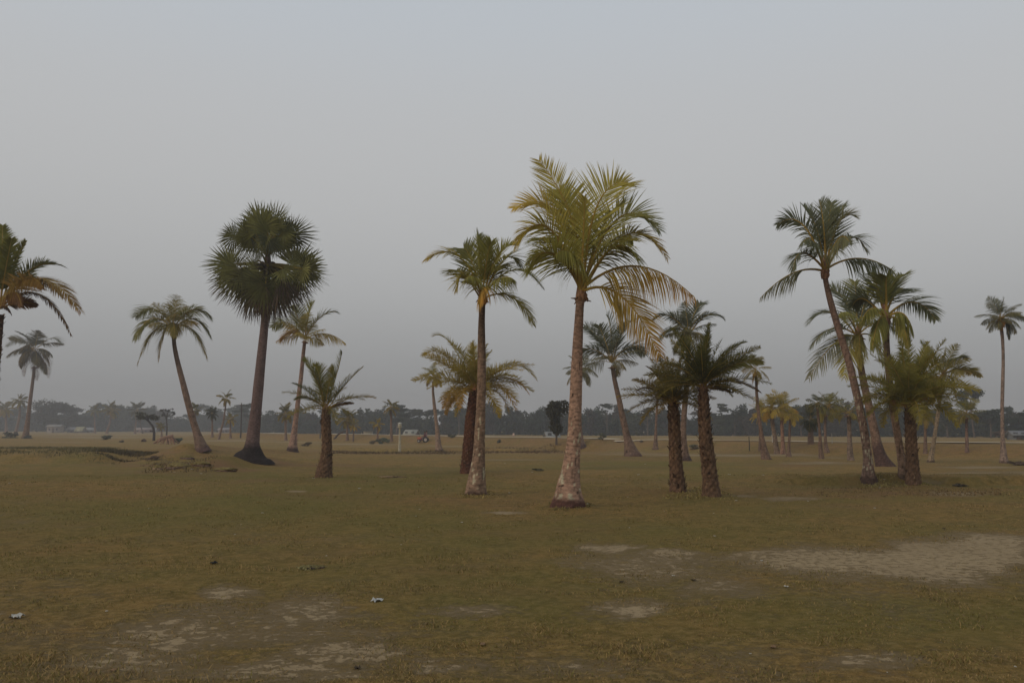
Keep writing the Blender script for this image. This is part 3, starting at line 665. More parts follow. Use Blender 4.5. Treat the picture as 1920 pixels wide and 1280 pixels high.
date_palm(1712, 908, [(1713, 911, 34), (1712, 898, 27), (1710, 860, 22), (1708, 820, 20), (1707, 790, 20), (1707, 772, 20), (1707, 762, 16)],
          'bushy green date palm with orange heart, in front of the right hand group', 1707, 764, 122, 44, 14, GRN * 1.15, GRN * 1.05 + YEL * .12, .14, (88, 22), (25, 85), leafk=.17, nl=84, shc=(.45, .20, .07),
          hands=((-20, 20, -35, 8, -.4, 14, .3, .2, ORA * .7, ORA * .8), (15, 25, 32, 16, -.4, 14, .3, .2, ORA * .6, ORA * .8)))

# left edge, half out of the frame
t, Y = palm_root(-32, 900, 'feathery palm with rust coloured drooping fronds at the left edge', name='date_palm')
trunk([(-32, 903, 30), (-26, 850, 20), (-16, 760, 17), (-8, 680, 15), (-2, 620, 13), (0, 590, 13)], Y, 'date', t, 30, .05, (.16, .10, .075), 0, (.12, .07, .05), .1)
RST = ORA * .28 + BRN * .3 + GRN * .3
hand_fronds(t, 0, 578, Y, [
    (70, 115, 152, -8, -.6, 34, .55, .2, ORA * .35 + BRN * .4, GRN * .6 + ORA * .22), (75, 80, 134, -52, .3, 20, .6, .15, BRN * .6, BRN * .5), (55, 110, 124, 76, .2, 24, .3, .3, GRY * .8, GRN * .7), (25, 90, 48, 126, .3, 20, .2, .3, GRN * .7, GRN * .7),
    (5, 100, 5, 155, .2, 26, .2, .3, GRN * .7, GRN * .7), (-5, 90, -20, 140, -.3, 26, .2, .3, GRN * .7, GRN * .7), (12, 90, 22, 130, -.5, 26, .2, .3, GRN * .7, GRN * .8), (65, 100, 118, 20, -1.0, 32, .6, .2, RST, RST), (50, 90, 80, 40, -1.2, 32, .5, .2, ORA * .4, ORA * .3 + GRN * .5),
    (-60, 100, -120, 20, 0, 34, .6, .2, RST, GRN), (-60, 60, -110, -40, .4, 32, .6, .2, RST, GRN), (30, 60, 40, 5, -1.2, 24, .6, .2, BRN, ORA * .35), (40, 20, 70, 5, .3, 12, .4, .2, BRN, BRN), (-40, 100, -90, 90, .5, 30, .4, .2, GRN, GRN),
    (30, 70, 60, 55, .9, 26, .4, .2, GRN * .7, GRN * .7), (12, 14, 22, -12, -.4, 8, .5, .2, BRN * .6, BRN * .6)], GRN * .7, gain=1.4, nl=66, lw=.020, stem=.035)

# --- other coconuts with separate fronds
def coco(u, v, prof, cu, cv, Lpx, n, label, seed, base=GRN, tip=GRY, yel=.2, el=(85, -35), bend=(35, 85), col=(.19, .125, .09), nl=38, one=False, hang=1.0, foot=(.08, .05, .04), foot_h=.5, leafk=.36, lwk=1.0, hands=(), group=None, wide=1., sh=True, dark_top=.35, Y=None):
    n = int(n * 1.25); t, Y = palm_root(u, v, label, group=group, Y=Y)
    prof = [(a_, b_, c_ * (1 if i_ < 2 else .78)) for i_, (a_, b_, c_) in enumerate(prof)]
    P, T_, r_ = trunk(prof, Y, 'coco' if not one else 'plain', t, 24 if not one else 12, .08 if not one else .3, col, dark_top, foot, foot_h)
    if sh and not one: sheath(t, P, r_ * 1.1, .05 * Lpx * Y / F * 1.5)
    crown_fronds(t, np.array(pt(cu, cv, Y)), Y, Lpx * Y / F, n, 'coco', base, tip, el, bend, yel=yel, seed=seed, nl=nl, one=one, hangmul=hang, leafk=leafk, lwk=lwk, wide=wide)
    if hands: hand_fronds(t, cu, cv, Y, hands, base, nl=40, lw=.03, stem=.05)
    return t, Y

coco(375, 842, [(380, 845, 34), (376, 834, 22), (367, 805, 17), (355, 765, 15), (345, 725, 14), (336, 690, 12), (328, 655, 10), (325, 628, 9)], 324, 616, 58, 12,
     'coconut palm curving left from an earth mound, left of the fan palm', 21, GRN * 1.0, GRN * .6 + BRN * .5, .22, el=(88, 25), bend=(25, 60), foot=(.10, .06, .05), foot_h=.35, leafk=.42,
     hands=((-35, 62, -70, 22, .4, 30, .9, .3, GRY, GRN), (-44, 48, -72, -22, -.3, 30, .9, .2, GRN, GRN), (-34, 26, -66, -66, -.3, 30, .9, .2, BRN * .7 + GRN * .5, GRN), (-16, 22, -26, -58, -.6, 28, .9, .2, BRN + GRN * .3, GRN),
            (38, 62, 72, 20, .4, 30, .9, .3, GRY, GRN), (45, 44, 72, -16, .2, 30, .9, .2, GRY, GRN), (38, 26, 64, -56, -.3, 30, .9, .2, BRN * .7 + GRN * .4, GRN), (2, 30, 4, -15, -1.2, 24, .5, .2, YEL * .5 + GRN * .6, GRN + YEL * .1)))
coco(47, 821, [(47, 823, 15), (49, 812, 11), (53, 780, 9), (58, 740, 8), (62, 710, 7), (64, 690, 7)], 65, 657, 46, 15,
     'coconut palm with tattered hanging fronds and dead brown skirt near the left edge', 22, GRY * .9, GRY * .7 + BRN * .4, .15, el=(75, -35), bend=(50, 110), nl=32, foot_h=.4, lwk=1.3, hang=1.3,
     hands=((-30, 30, -52, 8, 0, 16, .6, .2, GRY, GRY * .8), (35, 40, 52, 12, 0, 16, .6, .2, GRY, GRY * .8), (0, -10, 4, -55, -.2, 12, .3, .1, BRN, BRN), (22, 5, 26, -50, .2, 12, .3, .1, BRN, BRN + GRY * .4), (-18, 5, -20, -48, .2, 12, .3, .1, BRN, BRN + GRY * .4)))
coco(548, 846, [(548, 849, 28), (549, 838, 18), (553, 800, 13), (559, 750, 11), (564, 710, 10), (568, 670, 9), (571, 642, 8)], 572, 636, 52, 10,
     'coconut palm with yellowing fronds just right of the tall fan palm', 23, GRN * 1.15, GRN * .7 + YEL * .3, .35, el=(88, 10), bend=(20, 60), col=(.30, .19, .14), foot=(.07, .045, .04), foot_h=.6, lwk=1.2,
     hands=((-22, 30, -46, 0, -.5, 24, .7, .2, ORA * .8, YEL * .9), (40, 25, 76, -8, .2, 20, 1.0, .15, YEL, YEL * .5 + GRN * .5), (30, 60, 62, 50, .3, 22, .5, .3, GRY, GRN), (-30, 50, -62, 22, .3, 22, .5, .2, GRN, GRN), (5, 50, 15, 68, 0, 26, .2, .3, GRN * 1.2, GRN * 1.2), (-15, 50, -25, 60, .4, 24, .2, .3, GRN, GRN)))
coco(822, 842, [(823, 844, 16), (822, 835, 12), (819, 800, 9), (815, 765, 8), (812, 735, 6), (812, 716, 5)], 812, 707, 27, 12,
     'small headed coconut palm standing between the lamp post and the slender palm', 24, GRN, GRN * .7 + YEL * .3, .4, el=(85, -25), bend=(40, 80), nl=26, lwk=1.8, foot_h=.2, col=(.25, .17, .12))
coco(1185, 855, [(1187, 858, 38), (1183, 846, 26), (1176, 820, 18), (1168, 785, 15), (1161, 750, 13), (1153, 715, 11), (1149, 690, 10)], 1148, 680, 58, 10,
     'coconut palm leaning left behind the yellow drooping fronds of the tallest palm', 25, GRY * .9, GRY, .15, el=(85, 5), bend=(25, 70), foot=(.12, .07, .055), foot_h=.4, lwk=1.2,
     hands=((-28, 60, -52, 68, .4, 26, .5, .3, GRY, D2), (-40, 45, -72, 14, -.3, 26, .8, .2, GRY, D2), (0, 70, -10, 88, .3, 28, .2, .4, GRY, D2), (20, 80, 42, 78, .4, 26, .3, .3, GRY, D2), (40, 55, 62, 15, .3, 24, .7, .2, GRY, D2),
            (-15, 50, -25, 70, -.8, 26, .4, .2, GRY, D2), (14, 50, 22, 76, .9, 26, .3, .3, GRY, D2)))
coco(1090, 838, [(1092, 840, 20), (1089, 826, 11), (1087, 790, 9), (1087, 750, 8), (1088, 715, 7), (1089, 702, 7)], 1089, 694, 36, 16,
     'short headed coconut palm half hidden behind the thick trunk of the tallest palm', 26, GRY * .9, GRY, .15, el=(80, -45), bend=(40, 80), nl=30, lwk=1.5, hang=1.)
coco(1283, 864, [(1286, 867, 28), (1283, 850, 17), (1281, 810, 14), (1284, 760, 13), (1288, 710, 12), (1290, 670, 11), (1291, 640, 11)], 1291, 628, 58, 14,
     'coconut palm whose high crown rises behind the close pair of date palms', 27, GRY * .9, GRY * .9, .12, el=(88, -10), bend=(30, 80), nl=38, lwk=1.25,
     hands=((-35, 55, -66, 30, .2, 22, .6, .3, GRY, D2), (35, 58, 66, 30, .2, 22, .6, .3, GRY, D2), (-32, 30, -54, -8, .2, 22, .7, .2, GRY, D2), (12, 60, 28, 58, .3, 22, .3, .3, GRY, D2), (-5, 40, -12, -35, -.8, 24, .7, .2, YEL * .3 + GRN * .5, GRN)))
coco(1229, 842, [(1229, 844, 18), (1229, 835, 9), (1230, 800, 6), (1232, 760, 6), (1234, 735, 6), (1235, 715, 5)], 1236, 706, 30, 12,
     'thin trunked coconut palm just left of the close pair of date palms', 28, GRY * .8, GRY, .2, nl=24, lwk=1.8, foot_h=.3, foot=(.10, .065, .05))
coco(1437, 861, [(1438, 863, 20), (1434, 850, 15), (1429, 820, 10), (1423, 780, 8), (1419, 740, 7), (1418, 715, 6), (1417, 700, 6)], 1417, 692, 32, 11,
     'slim coconut palm with small pale crown right of the date palm pair', 29, GRN * .9, GRN * .8 + BRN * .2, .35, el=(85, -30), bend=(20, 60), nl=28, lwk=1.6, foot_h=.2, dark_top=.5,
     hands=((-2, -5, -6, -28, -.2, 6, .3, .1, ORA * .8, ORA * .8), (-25, 18, -50, 0, .2, 14, .5, .2, GRN, YEL * .4 + GRN * .5)))
coco(1883, 868, [(1884, 870, 24), (1882, 860, 14), (1880, 820, 9), (1879, 770, 8), (1880, 720, 8), (1881, 680, 7), (1880, 640, 7), (1877, 612, 8)], 1876, 598, 40, 16,
     'very tall thin coconut palm standing alone at the right edge', 30, GRY * .9, GRY, .1, el=(85, -15), bend=(30, 75), nl=34, lwk=1.4, foot_h=.3, foot=(.12, .08, .06), col=(.26, .19, .15),
     hands=((12, 5, 16, -38, -.2, 14, .4, .1, GRY * .8, GRY * .8), (30, 20, 58, -8, .2, 16, .7, .2, GRY, GRY), (-2, 10, 2, -20, -.5, 12, .4, .1, ORA * .6, ORA * .5)))
coco(1746, 866, [(1745, 868, 18), (1746, 856, 10), (1752, 820, 9), (1758, 780, 9), (1763, 745, 8), (1766, 722, 8)], 1769, 704, 60, 14,
     'pale trunked coconut palm with an orange hanging frond right of the bushy date palm', 31, GRN * .95, YEL * .35 + GRN * .5, .25, el=(85, -15), bend=(25, 75), nl=36, lwk=1.3, foot_h=.3, col=(.30, .22, .14),
     hands=((-20, 0, -22, -52, -.3, 18, .3, .1, YEL * 1.1, YEL), (35, 28, 70, -2, .2, 16, .5, .3, YEL * .5 + GRY * .4, GRN), (20, 45, 44, 32, .2, 16, .5, .3, GRY, GRN), (14, 5, 26, -26, .2, 6, .3, .2, BRN * .6, BRN * .5), (-25, 50, -42, 62, .2, 18, .3, .3, GRN, GRN)))
coco(1595, 863, [(1596, 865, 14), (1594, 850, 11), (1593, 820, 10), (1592, 790, 10), (1592, 780, 10)], 1590, 776, 36, 9,
     'low palm with drooping greyish fronds left of the tall leaning trunk', 32, GRY, GRN * .8, .2, el=(70, 0), bend=(20, 90), nl=26, lwk=1.5, foot_h=.2, col=(.22, .16, .12))

# small group with bright yellow-green heads
gr = 'young coconut palms grouped near the embankment'
coco(1457, 850, [(1458, 852, 16), (1456, 842, 10), (1452, 815, 10), (1448, 790, 10), (1446, 772, 9)], 1446, 768, 34, 12, 'young palm with yellow-green head, left one of the bright trio by the embankment', 33, GRN * 1.1, YEL * .6 + GRN * .4, .55, el=(88, -5), bend=(30, 85), nl=26, lwk=1.7, group=gr, col=(.24, .17, .12), foot_h=.15)
coco(1468, 851, [(1468, 853, 14), (1468, 840, 8), (1467, 815, 8), (1466, 790, 8), (1466, 775, 8)], 1466, 768, 38, 13, 'young palm with brightest yellow head, middle one of the bright trio by the embankment', 34, GRN * 1.2, YEL * .9, .7, el=(88, -10), bend=(30, 85), nl=26, lwk=1.7, group=gr, col=(.28, .16, .11), foot_h=.15)
coco(1479, 856, [(1479, 858, 14), (1479, 845, 7), (1480, 820, 6), (1481, 800, 6), (1482, 785, 6)], 1482, 780, 26, 10, 'young palm with duller green head, right one of the bright trio by the embankment', 35, GRN * .9, YEL * .3 + GRN * .5, .4, el=(80, -20), bend=(30, 85), nl=24, lwk=1.8, group=gr, foot_h=.15)
coco(1425, 845, [(1425, 847, 8), (1425, 830, 5), (1425, 800, 5), (1425, 785, 5)], 1425, 778, 26, 11, 'low yellowish palm seen just behind the slim palm right of the date palm pair', 36, GRN * .9, YEL * .7, .6, el=(80, -35), bend=(30, 80), nl=22, lwk=1.8, group=gr, foot_h=.1)
coco(1541, 860, [(1541, 862, 12), (1539, 845, 8), (1537, 810, 6), (1534, 780, 6), (1533, 765, 5)], 1533, 758, 26, 11, 'thin palm with dark small head, left one of two slender palms before the wood', 37, GRY * .8, GRY, .1, el=(80, -10), bend=(40, 90), nl=24, lwk=1.8, group=gr, foot_h=.15)
coco(1550, 848, [(1551, 850, 12), (1548, 830, 6), (1547, 800, 6), (1548, 780, 6)], 1554, 764, 36, 16, 'thin palm with fuller olive head, right one of two slender palms before the wood', 38, GRN * .85, GRN * .8, .2, el=(88, -30), bend=(30, 90), nl=28, lwk=1.6, group=gr, foot_h=.15)
coco(1813, 848, [(1813, 850, 8), (1813, 830, 6), (1812, 800, 6), (1812, 785, 6)], 1812, 776, 30, 14, 'olive headed palm before the wood between the bushy date palm and the right edge', 39, GRN * .9, GRY, .2, el=(88, -20), bend=(20, 80), nl=26, lwk=1.8, foot_h=.15, col=(.2, .13, .1))
coco(1735, 850, [(1735, 852, 8), (1735, 830, 6), (1735, 800, 6), (1735, 785, 6)], 1735, 778, 30, 12, 'short palm mostly hidden behind the bushy date palm at its right', 40, GRN * .8, GRY, .2, nl=24, lwk=1.8, foot_h=.1)
# dark small fan-like palm at the wood's edge
coco(1520, 832, [(1520, 834, 12), (1520, 815, 10), (1520, 795, 9)], 1520, 786, 26, 18, 'low dark bushy palm at the foot of the wood left of two slender palms', 41, DRK * .8, DRK + BRN * .3, .0, el=(88, -50), bend=(20, 60), nl=22, lwk=2.2, one=True, foot_h=.1)

gr2 = 'small distant palms on the field'
def far_palm(u, v, cu, cv, Lpx, label, seed, yel=.2, w_=5, base=GRN, n=15, bow=0, el=(85, -35), bend=(35, 85)):
    vm = (v + cv) / 2; um = (u + cu) / 2 + bow
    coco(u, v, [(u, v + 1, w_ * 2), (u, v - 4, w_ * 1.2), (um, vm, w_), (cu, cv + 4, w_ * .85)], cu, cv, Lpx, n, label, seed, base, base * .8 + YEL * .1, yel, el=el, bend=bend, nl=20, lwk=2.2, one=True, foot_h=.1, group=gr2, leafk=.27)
far_palm(411, 824, 424, 748, 19, 'small palm standing clear against the sky between the mound palm and fan palm', 51, .35, 4, GRN * 1.1, 11, 2)
far_palm(734, 827, 733, 764, 20, 'small distant palm just left of the lamp post', 52, .3, 5, GRN * 1.0, 13)
far_palm(708, 828, 708, 796, 16, 'low yellow palm beside the grey bush, left of the lamp post', 53, .9, 4, GRN * 1.1, 9)
far_palm(651, 826, 651, 786, 24, 'hazy round headed palm right of the short date palm trunk', 54, .35, 5, GRN * .9, 16)
far_palm(662, 826, 664, 798, 14, 'small yellowish palm crowding the hazy round headed palm', 55, .7, 3, GRN * .9, 9)
far_palm(178, 812, 177, 770, 14, 'thin distant palm, left one of two before the far wood on the left', 56, .2, 3, GRN * .9, 11)
far_palm(201, 813, 208, 768, 19, 'distant palm with full head, right one of two before the far wood on the left', 57, .3, 4, GRN * .95, 16, 2)
far_palm(253, 813, 257, 770, 20, 'distant palm with curved drooping fronds left of the crooked tree', 58, .1, 3, GRY * .9, 14)
far_palm(303, 819, 303, 800, 11, 'tiny shrub-like palm beside the bare leafless tree', 59, .3, 3, GRN * .9, 14)
far_palm(368, 820, 366, 768, 14, 'hazy palm seen just behind the curved trunk on the mound', 60, .2, 4, GRN, 12)
far_palm(398, 820, 398, 775, 15, 'dark distant palm left of the small clear-standing palm', 61, 0, 4, DRK, 18)
far_palm(12, 812, 11, 768, 22, 'pale yellow-brown palm at the left edge before the far trees', 62, .5, 5, GRN * .8 + BRN * .3, 13)
far_palm(30, 814, 38, 752, 18, 'green headed small palm leaning right near the left edge', 63, .25, 5, GRN, 13, 2)
far_palm(536, 826, 535, 776, 22, 'hazy olive palm between the fan palm and the short date palm', 64, .2, 5, GRN * .8, 15)
far_palm(432, 822, 432, 786, 15, 'yellow-green blurred palm just right of the small clear-standing palm', 65, .4, 4, GRN, 11)

# --- the tall toddy (fan) palm
def fan_q(q, hub, axis, nrm, R, span, n, base_c, tip_c, split=.5):
    axis = np.array(axis, float); axis /= np.linalg.norm(axis); nrm = np.array(nrm, float); nrm -= axis * (nrm @ axis); nrm /= np.linalg.norm(nrm)
    lat = np.cross(nrm, axis); an = np.linspace(-span / 2, span / 2, n + 1); half = span / n / 2
    for k in range(n):
        a0 = (an[k] + an[k + 1]) / 2; Lr = R * (.82 + .22 * math.cos(a0 * .8)) * random.uniform(.9, 1.06)
        def dd(a_): return axis * math.cos(a_) + lat * math.sin(a_)
        cup = .16 * (1 - math.cos(a0)) ; fold = (.045 if k % 2 else -.045)
        droop = np.array([0, 0, -1.])
        st = split * random.uniform(.9, 1.1)
        rows = []
        for s_, wf in ((.03, 1.), (st, 1.04), (st + (1 - st) * .5, .62 * st / .62), (1., .05)):
            c0 = dd(a0) * Lr * s_ + nrm * (Lr * (cup * s_ * s_ + fold * min(s_, st))) + droop * Lr * .13 * max(0, s_ - st * .8) ** 1.5 * random.uniform(.3, 2.2)
            wd = lat * math.cos(a0) - axis * math.sin(a0); ww = math.tan(half) * Lr * min(s_, st) * wf
            rows += [hub + c0 - wd * ww, hub + c0 + wd * ww]
        col = np.array([base_c * .9, base_c * .9, base_c, base_c, base_c * .6 + tip_c * .4, base_c * .6 + tip_c * .4, tip_c, tip_c]) * random.uniform(.75, 1.2)
        q.add(rows, [(0, 1, 3, 2), (2, 3, 5, 4), (4, 5, 7, 6)], col)
t, Y = palm_root(472, 862, 'tall toddy palm with two round tiers of stiff fan leaves and a black root cone', name='fan_palm')
trunk([(470, 866, 86), (470, 858, 62), (472, 846, 38), (473, 834, 27), (475, 815, 24), (480, 770, 20), (485, 720, 18.5), (490, 670, 17), (495, 620, 15), (499, 570, 13), (500, 520, 13), (502, 490, 12), (502, 470, 8)],
      Y, 'toddy', t, 32, .08, (.14, .095, .085), .25, (.028, .021, .019), .95)
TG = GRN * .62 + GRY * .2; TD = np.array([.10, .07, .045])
fans = []   # hub u,v, axis angle (deg, image), depth, radius px, base, tip, tilt
for u_, v_, ang, dep, R_, bc, tc2 in [
    (478, 436, 100, .2, 56, TG, TG), (520, 436, 75, .3, 58, TG * 1.15, TG), (455, 452, 150, .0, 48, TG, TG), (545, 446, 30, .1, 50, TG, TG), (500, 430, 90, 1.0, 56, TG * .8, TG), (530, 440, 10, -.6, 44, TG * 1.2, TG), (470, 446, 185, -.6, 46, TG, TG),
    (498, 448, 260, -1.0, 34, TG * 1.2, GRY), (485, 440, 130, .8, 50, TG, TG), (520, 452, 300, -.5, 34, TG, TG), (440, 448, 200, .4, 38, TG, TG), (480, 455, 240, -.2, 34, GRY, TG),
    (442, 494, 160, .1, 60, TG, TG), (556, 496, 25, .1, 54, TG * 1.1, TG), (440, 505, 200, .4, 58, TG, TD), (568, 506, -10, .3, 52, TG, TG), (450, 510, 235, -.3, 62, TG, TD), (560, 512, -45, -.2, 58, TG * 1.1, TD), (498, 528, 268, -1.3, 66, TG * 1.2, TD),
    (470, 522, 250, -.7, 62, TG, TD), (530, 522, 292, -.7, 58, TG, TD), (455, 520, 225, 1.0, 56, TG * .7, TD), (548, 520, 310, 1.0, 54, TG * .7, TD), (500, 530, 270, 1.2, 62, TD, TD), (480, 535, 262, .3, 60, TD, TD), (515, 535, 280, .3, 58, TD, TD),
    (428, 492, 175, -.8, 48, TG * 1.25, TG), (448, 500, 255, -1.2, 46, TG * 1.5, TG), (570, 500, 280, -1.1, 42, TG * 1.4, TG), (578, 500, 15, -.4, 42, TG, TG)]:
    fans.append((u_, v_, ang, dep, R_, bc, tc2))
fans += [(490, 432, 97, -.8, 50, TG * 1.2, TG), (512, 430, 78, -.7, 50, TG, TG), (502, 440, 120, -1.0, 42, TG * 1.3, TG), (505, 452, 275, -1.1, 36, GRY, TG), (478, 500, 215, -1.0, 48, TG * 1.3, TG), (532, 500, 330, -1.0, 46, TG * 1.3, TG), (488, 470, 250, -.9, 30, TG, GRY), (488, 448, 250, .4, 38, TG, TG), (516, 448, 290, .4, 38, TG, TG), (502, 446, 270, .7, 40, TG, TG), (495, 442, 100, .6, 54, TG, TG), (515, 442, 75, .5, 54, TG, TG), (480, 450, 150, .8, 44, TG, TG), (530, 450, 20, .8, 44, TG, TG)]
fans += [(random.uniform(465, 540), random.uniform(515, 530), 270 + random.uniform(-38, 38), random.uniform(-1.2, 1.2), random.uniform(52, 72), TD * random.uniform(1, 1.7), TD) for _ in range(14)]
for (u_, v_, ang, dep, R_, bc, tc2) in fans:
    dead = bool(bc[0] > bc[1] * 1.2)
    top = v_ < 470; u_ = 502 + (u_ - 502) * (1.02 if top else .95); v_ += -4 if top else 4; R_ += 3; bv = random.uniform(.45, 1.35); bc = bc * bv
    q = Q(); hub = np.array(pt(u_, v_, Y + dep)); cz = 476 if v_ < 470 else 500
    c0 = np.array(pt(502 + random.uniform(-4, 4), cz + random.uniform(-6, 6), Y))
    mid = (hub + c0) / 2 + np.array([0, 0, .12 if v_ > 470 else .0])
    q.tube(bez(c0, mid, hub, np.linspace(0, 1, 7)), np.linspace(.07, .03, 7), YEL * .35 + GRN * .3, 5, False)
    a_ = rad(ang); outw = np.array([0, dep, 0]); ax = np.array([math.cos(a_), .25 * np.sign(dep) + .1 * random.uniform(-1, 1), math.sin(a_)])
    nrm = np.array([1.5 * random.uniform(-1, 1) - .4 * math.cos(a_), -1.0, .9 * random.uniform(-.4, 1.2)])
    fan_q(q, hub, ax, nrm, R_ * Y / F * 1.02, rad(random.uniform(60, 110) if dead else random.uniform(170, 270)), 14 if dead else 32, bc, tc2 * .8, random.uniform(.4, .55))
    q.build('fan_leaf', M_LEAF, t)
q = Q()                                                       # dark fruit cluster and old stalks in the heart
for i in range(16):
    q = Q()
    c = np.array(pt(502 + random.uniform(-26, 24), 508 + random.uniform(-14, 30), Y + random.uniform(-.7, .5)))
    th = np.linspace(0, math.pi, 7); q.tube(np.stack([c[0] + 0 * th, c[1] + 0 * th, c[2] - .14 * np.cos(th)], -1), .15 * np.sin(th) + .01, (.055, .035, .025), 8, False); q.build('fruit', M_FIB, t, True)

q = Q()
for i in range(26):
    a_ = random.uniform(0, 6.28); c = np.array(pt(501, 512 + random.uniform(-16, 22), Y)); d = np.array([math.cos(a_), math.sin(a_) * .9, random.uniform(-.35, .45)])
    q.tube([c, c + d * .7, c + d * 1.2 + np.array([0, 0, -.25])], [.06, .045, .03], TD * random.uniform(.4, 1.0), 5, False)
q.build('old_leaf_stalks', M_FIB, t, True)

# ------------------------------------------------------------------ broadleaf trees and the far wood
def leaf_cloud(cx, cy, cz, rx, ry, rz, n, size, cols, flat=.0):
    r = rng; nl = max(5, int(7 + rx * .8)); 
    LC = []
    for k in range(nl):
        a_ = r.random() * 6.283; rr = math.sqrt(r.random()) * .8; zz = (r.random() * 2 - 1) * .75
        s_ = math.sqrt(max(.05, 1 - zz * zz)); LC.append((math.cos(a_) * rr * s_, math.sin(a_) * rr * s_, zz, .28 + .30 * r.random()))
    LC = np.array(LC); i = r.integers(0, nl, n)
    d = r.normal(size=(n, 3)); d /= np.linalg.norm(d, axis=1)[:, None]; rad_ = LC[i, 3] * (.55 + .5 * r.random(n)) * (1 + .25 * r.normal(size=n) * .5)
    p = LC[i, :3] + d * rad_[:, None] * np.array([1, 1, .75 if not flat else .35])
    P = p * np.array([rx, ry, rz]) + np.array([cx, cy, cz])
    a_ = r.normal(size=(n, 3)); a_ /= np.linalg.norm(a_, axis=1)[:, None]; b = np.cross(a_, r.normal(size=(n, 3))); b /= np.linalg.norm(b, axis=1)[:, None]
    s_ = size * (.5 + r.random(n)); A = a_ * s_[:, None]; B = b * (s_ * .7)[:, None]
    V = np.stack([P - A, P - B * .8, P + A, P + B], 1)
    sh = (.75 + .5 * r.random(nl))[i]; c = np.array(cols)[None] * sh[:, None] * (.75 + .5 * r.random(n))[:, None]
    return V.reshape(-1, 3), np.repeat(c[:, None], 4, 1).reshape(-1, 3), LC

def tree(u, v, vtop, wpx, label, name='broadleaf_tree', cols=(.045, .058, .030), flat=False, crown_frac=.75, n=1800, lean=0, trunkw=.18, Y=None, dens=1.0, two=False):
    p = at(u, v) if Y is None else Vector((*[(u - 960) / F * Y], Y, float(gz((u - 960) / F * Y, Y))))
    Y = p.y; H = pt(u, vtop, Y).z - p.z; W = wpx * .5 * Y / F
    t = empty(name, p, label, 'tree')
    q = Q(); ctr = np.array([p.x + lean * Y / F, p.y, p.z + H * (1 - crown_frac * .5)])
    base = np.array(p) - np.array([0, 0, .15])
    top = ctr + np.array([0, 0, -H * crown_frac * .1])
    mid = (base + top) / 2 + np.array([.04 * H * random.uniform(-1, 1), 0, 0])
    q.tube(bez(base, mid, top, np.linspace(0, 1, 9)), np.linspace(trunkw, trunkw * .45, 9), (.10, .075, .058), 8)
    for k in range(7):
        a_ = random.uniform(0, 6.28); s0 = bez(base, mid, top, np.array([random.uniform(.5, .95)]))[0]
        e_ = ctr + np.array([math.cos(a_) * W * .7, math.sin(a_) * W * .7, H * crown_frac * random.uniform(-.15, .38)])
        q.tube(bez(s0, (s0 + e_) / 2 + np.array([0, 0, -.06 * H]), e_, np.linspace(0, 1, 6)), np.linspace(trunkw * .38, trunkw * .08, 6), (.10, .075, .058), 5, False)
    q.build('trunk', M_WOOD, t, True)
    if not flat:
        V, C, _ = leaf_cloud(*ctr, W, W, H * crown_frac * .5, n, .20 * W ** .5 * .55, cols)
    else:
        Vs, Cs = [], []
        for k in range(5 if not two else 8):
            a_ = random.uniform(0, 6.28); rr = W * .55 * random.random(); z_ = ctr[2] + H * crown_frac * (-.2 + .65 * random.random())
            V, C, _ = leaf_cloud(ctr[0] + math.cos(a_) * rr, ctr[1] + math.sin(a_) * rr, z_, W * .55, W * .55, H * .07, n // 5, .17 * W ** .5 * .55, cols, True); Vs.append(V); Cs.append(C)
        V = np.concatenate(Vs); C = np.concatenate(Cs)
    mesh_np('crown', V, np.arange(len(V)).reshape(-1, 4), M_FOL, t, C)
    return t

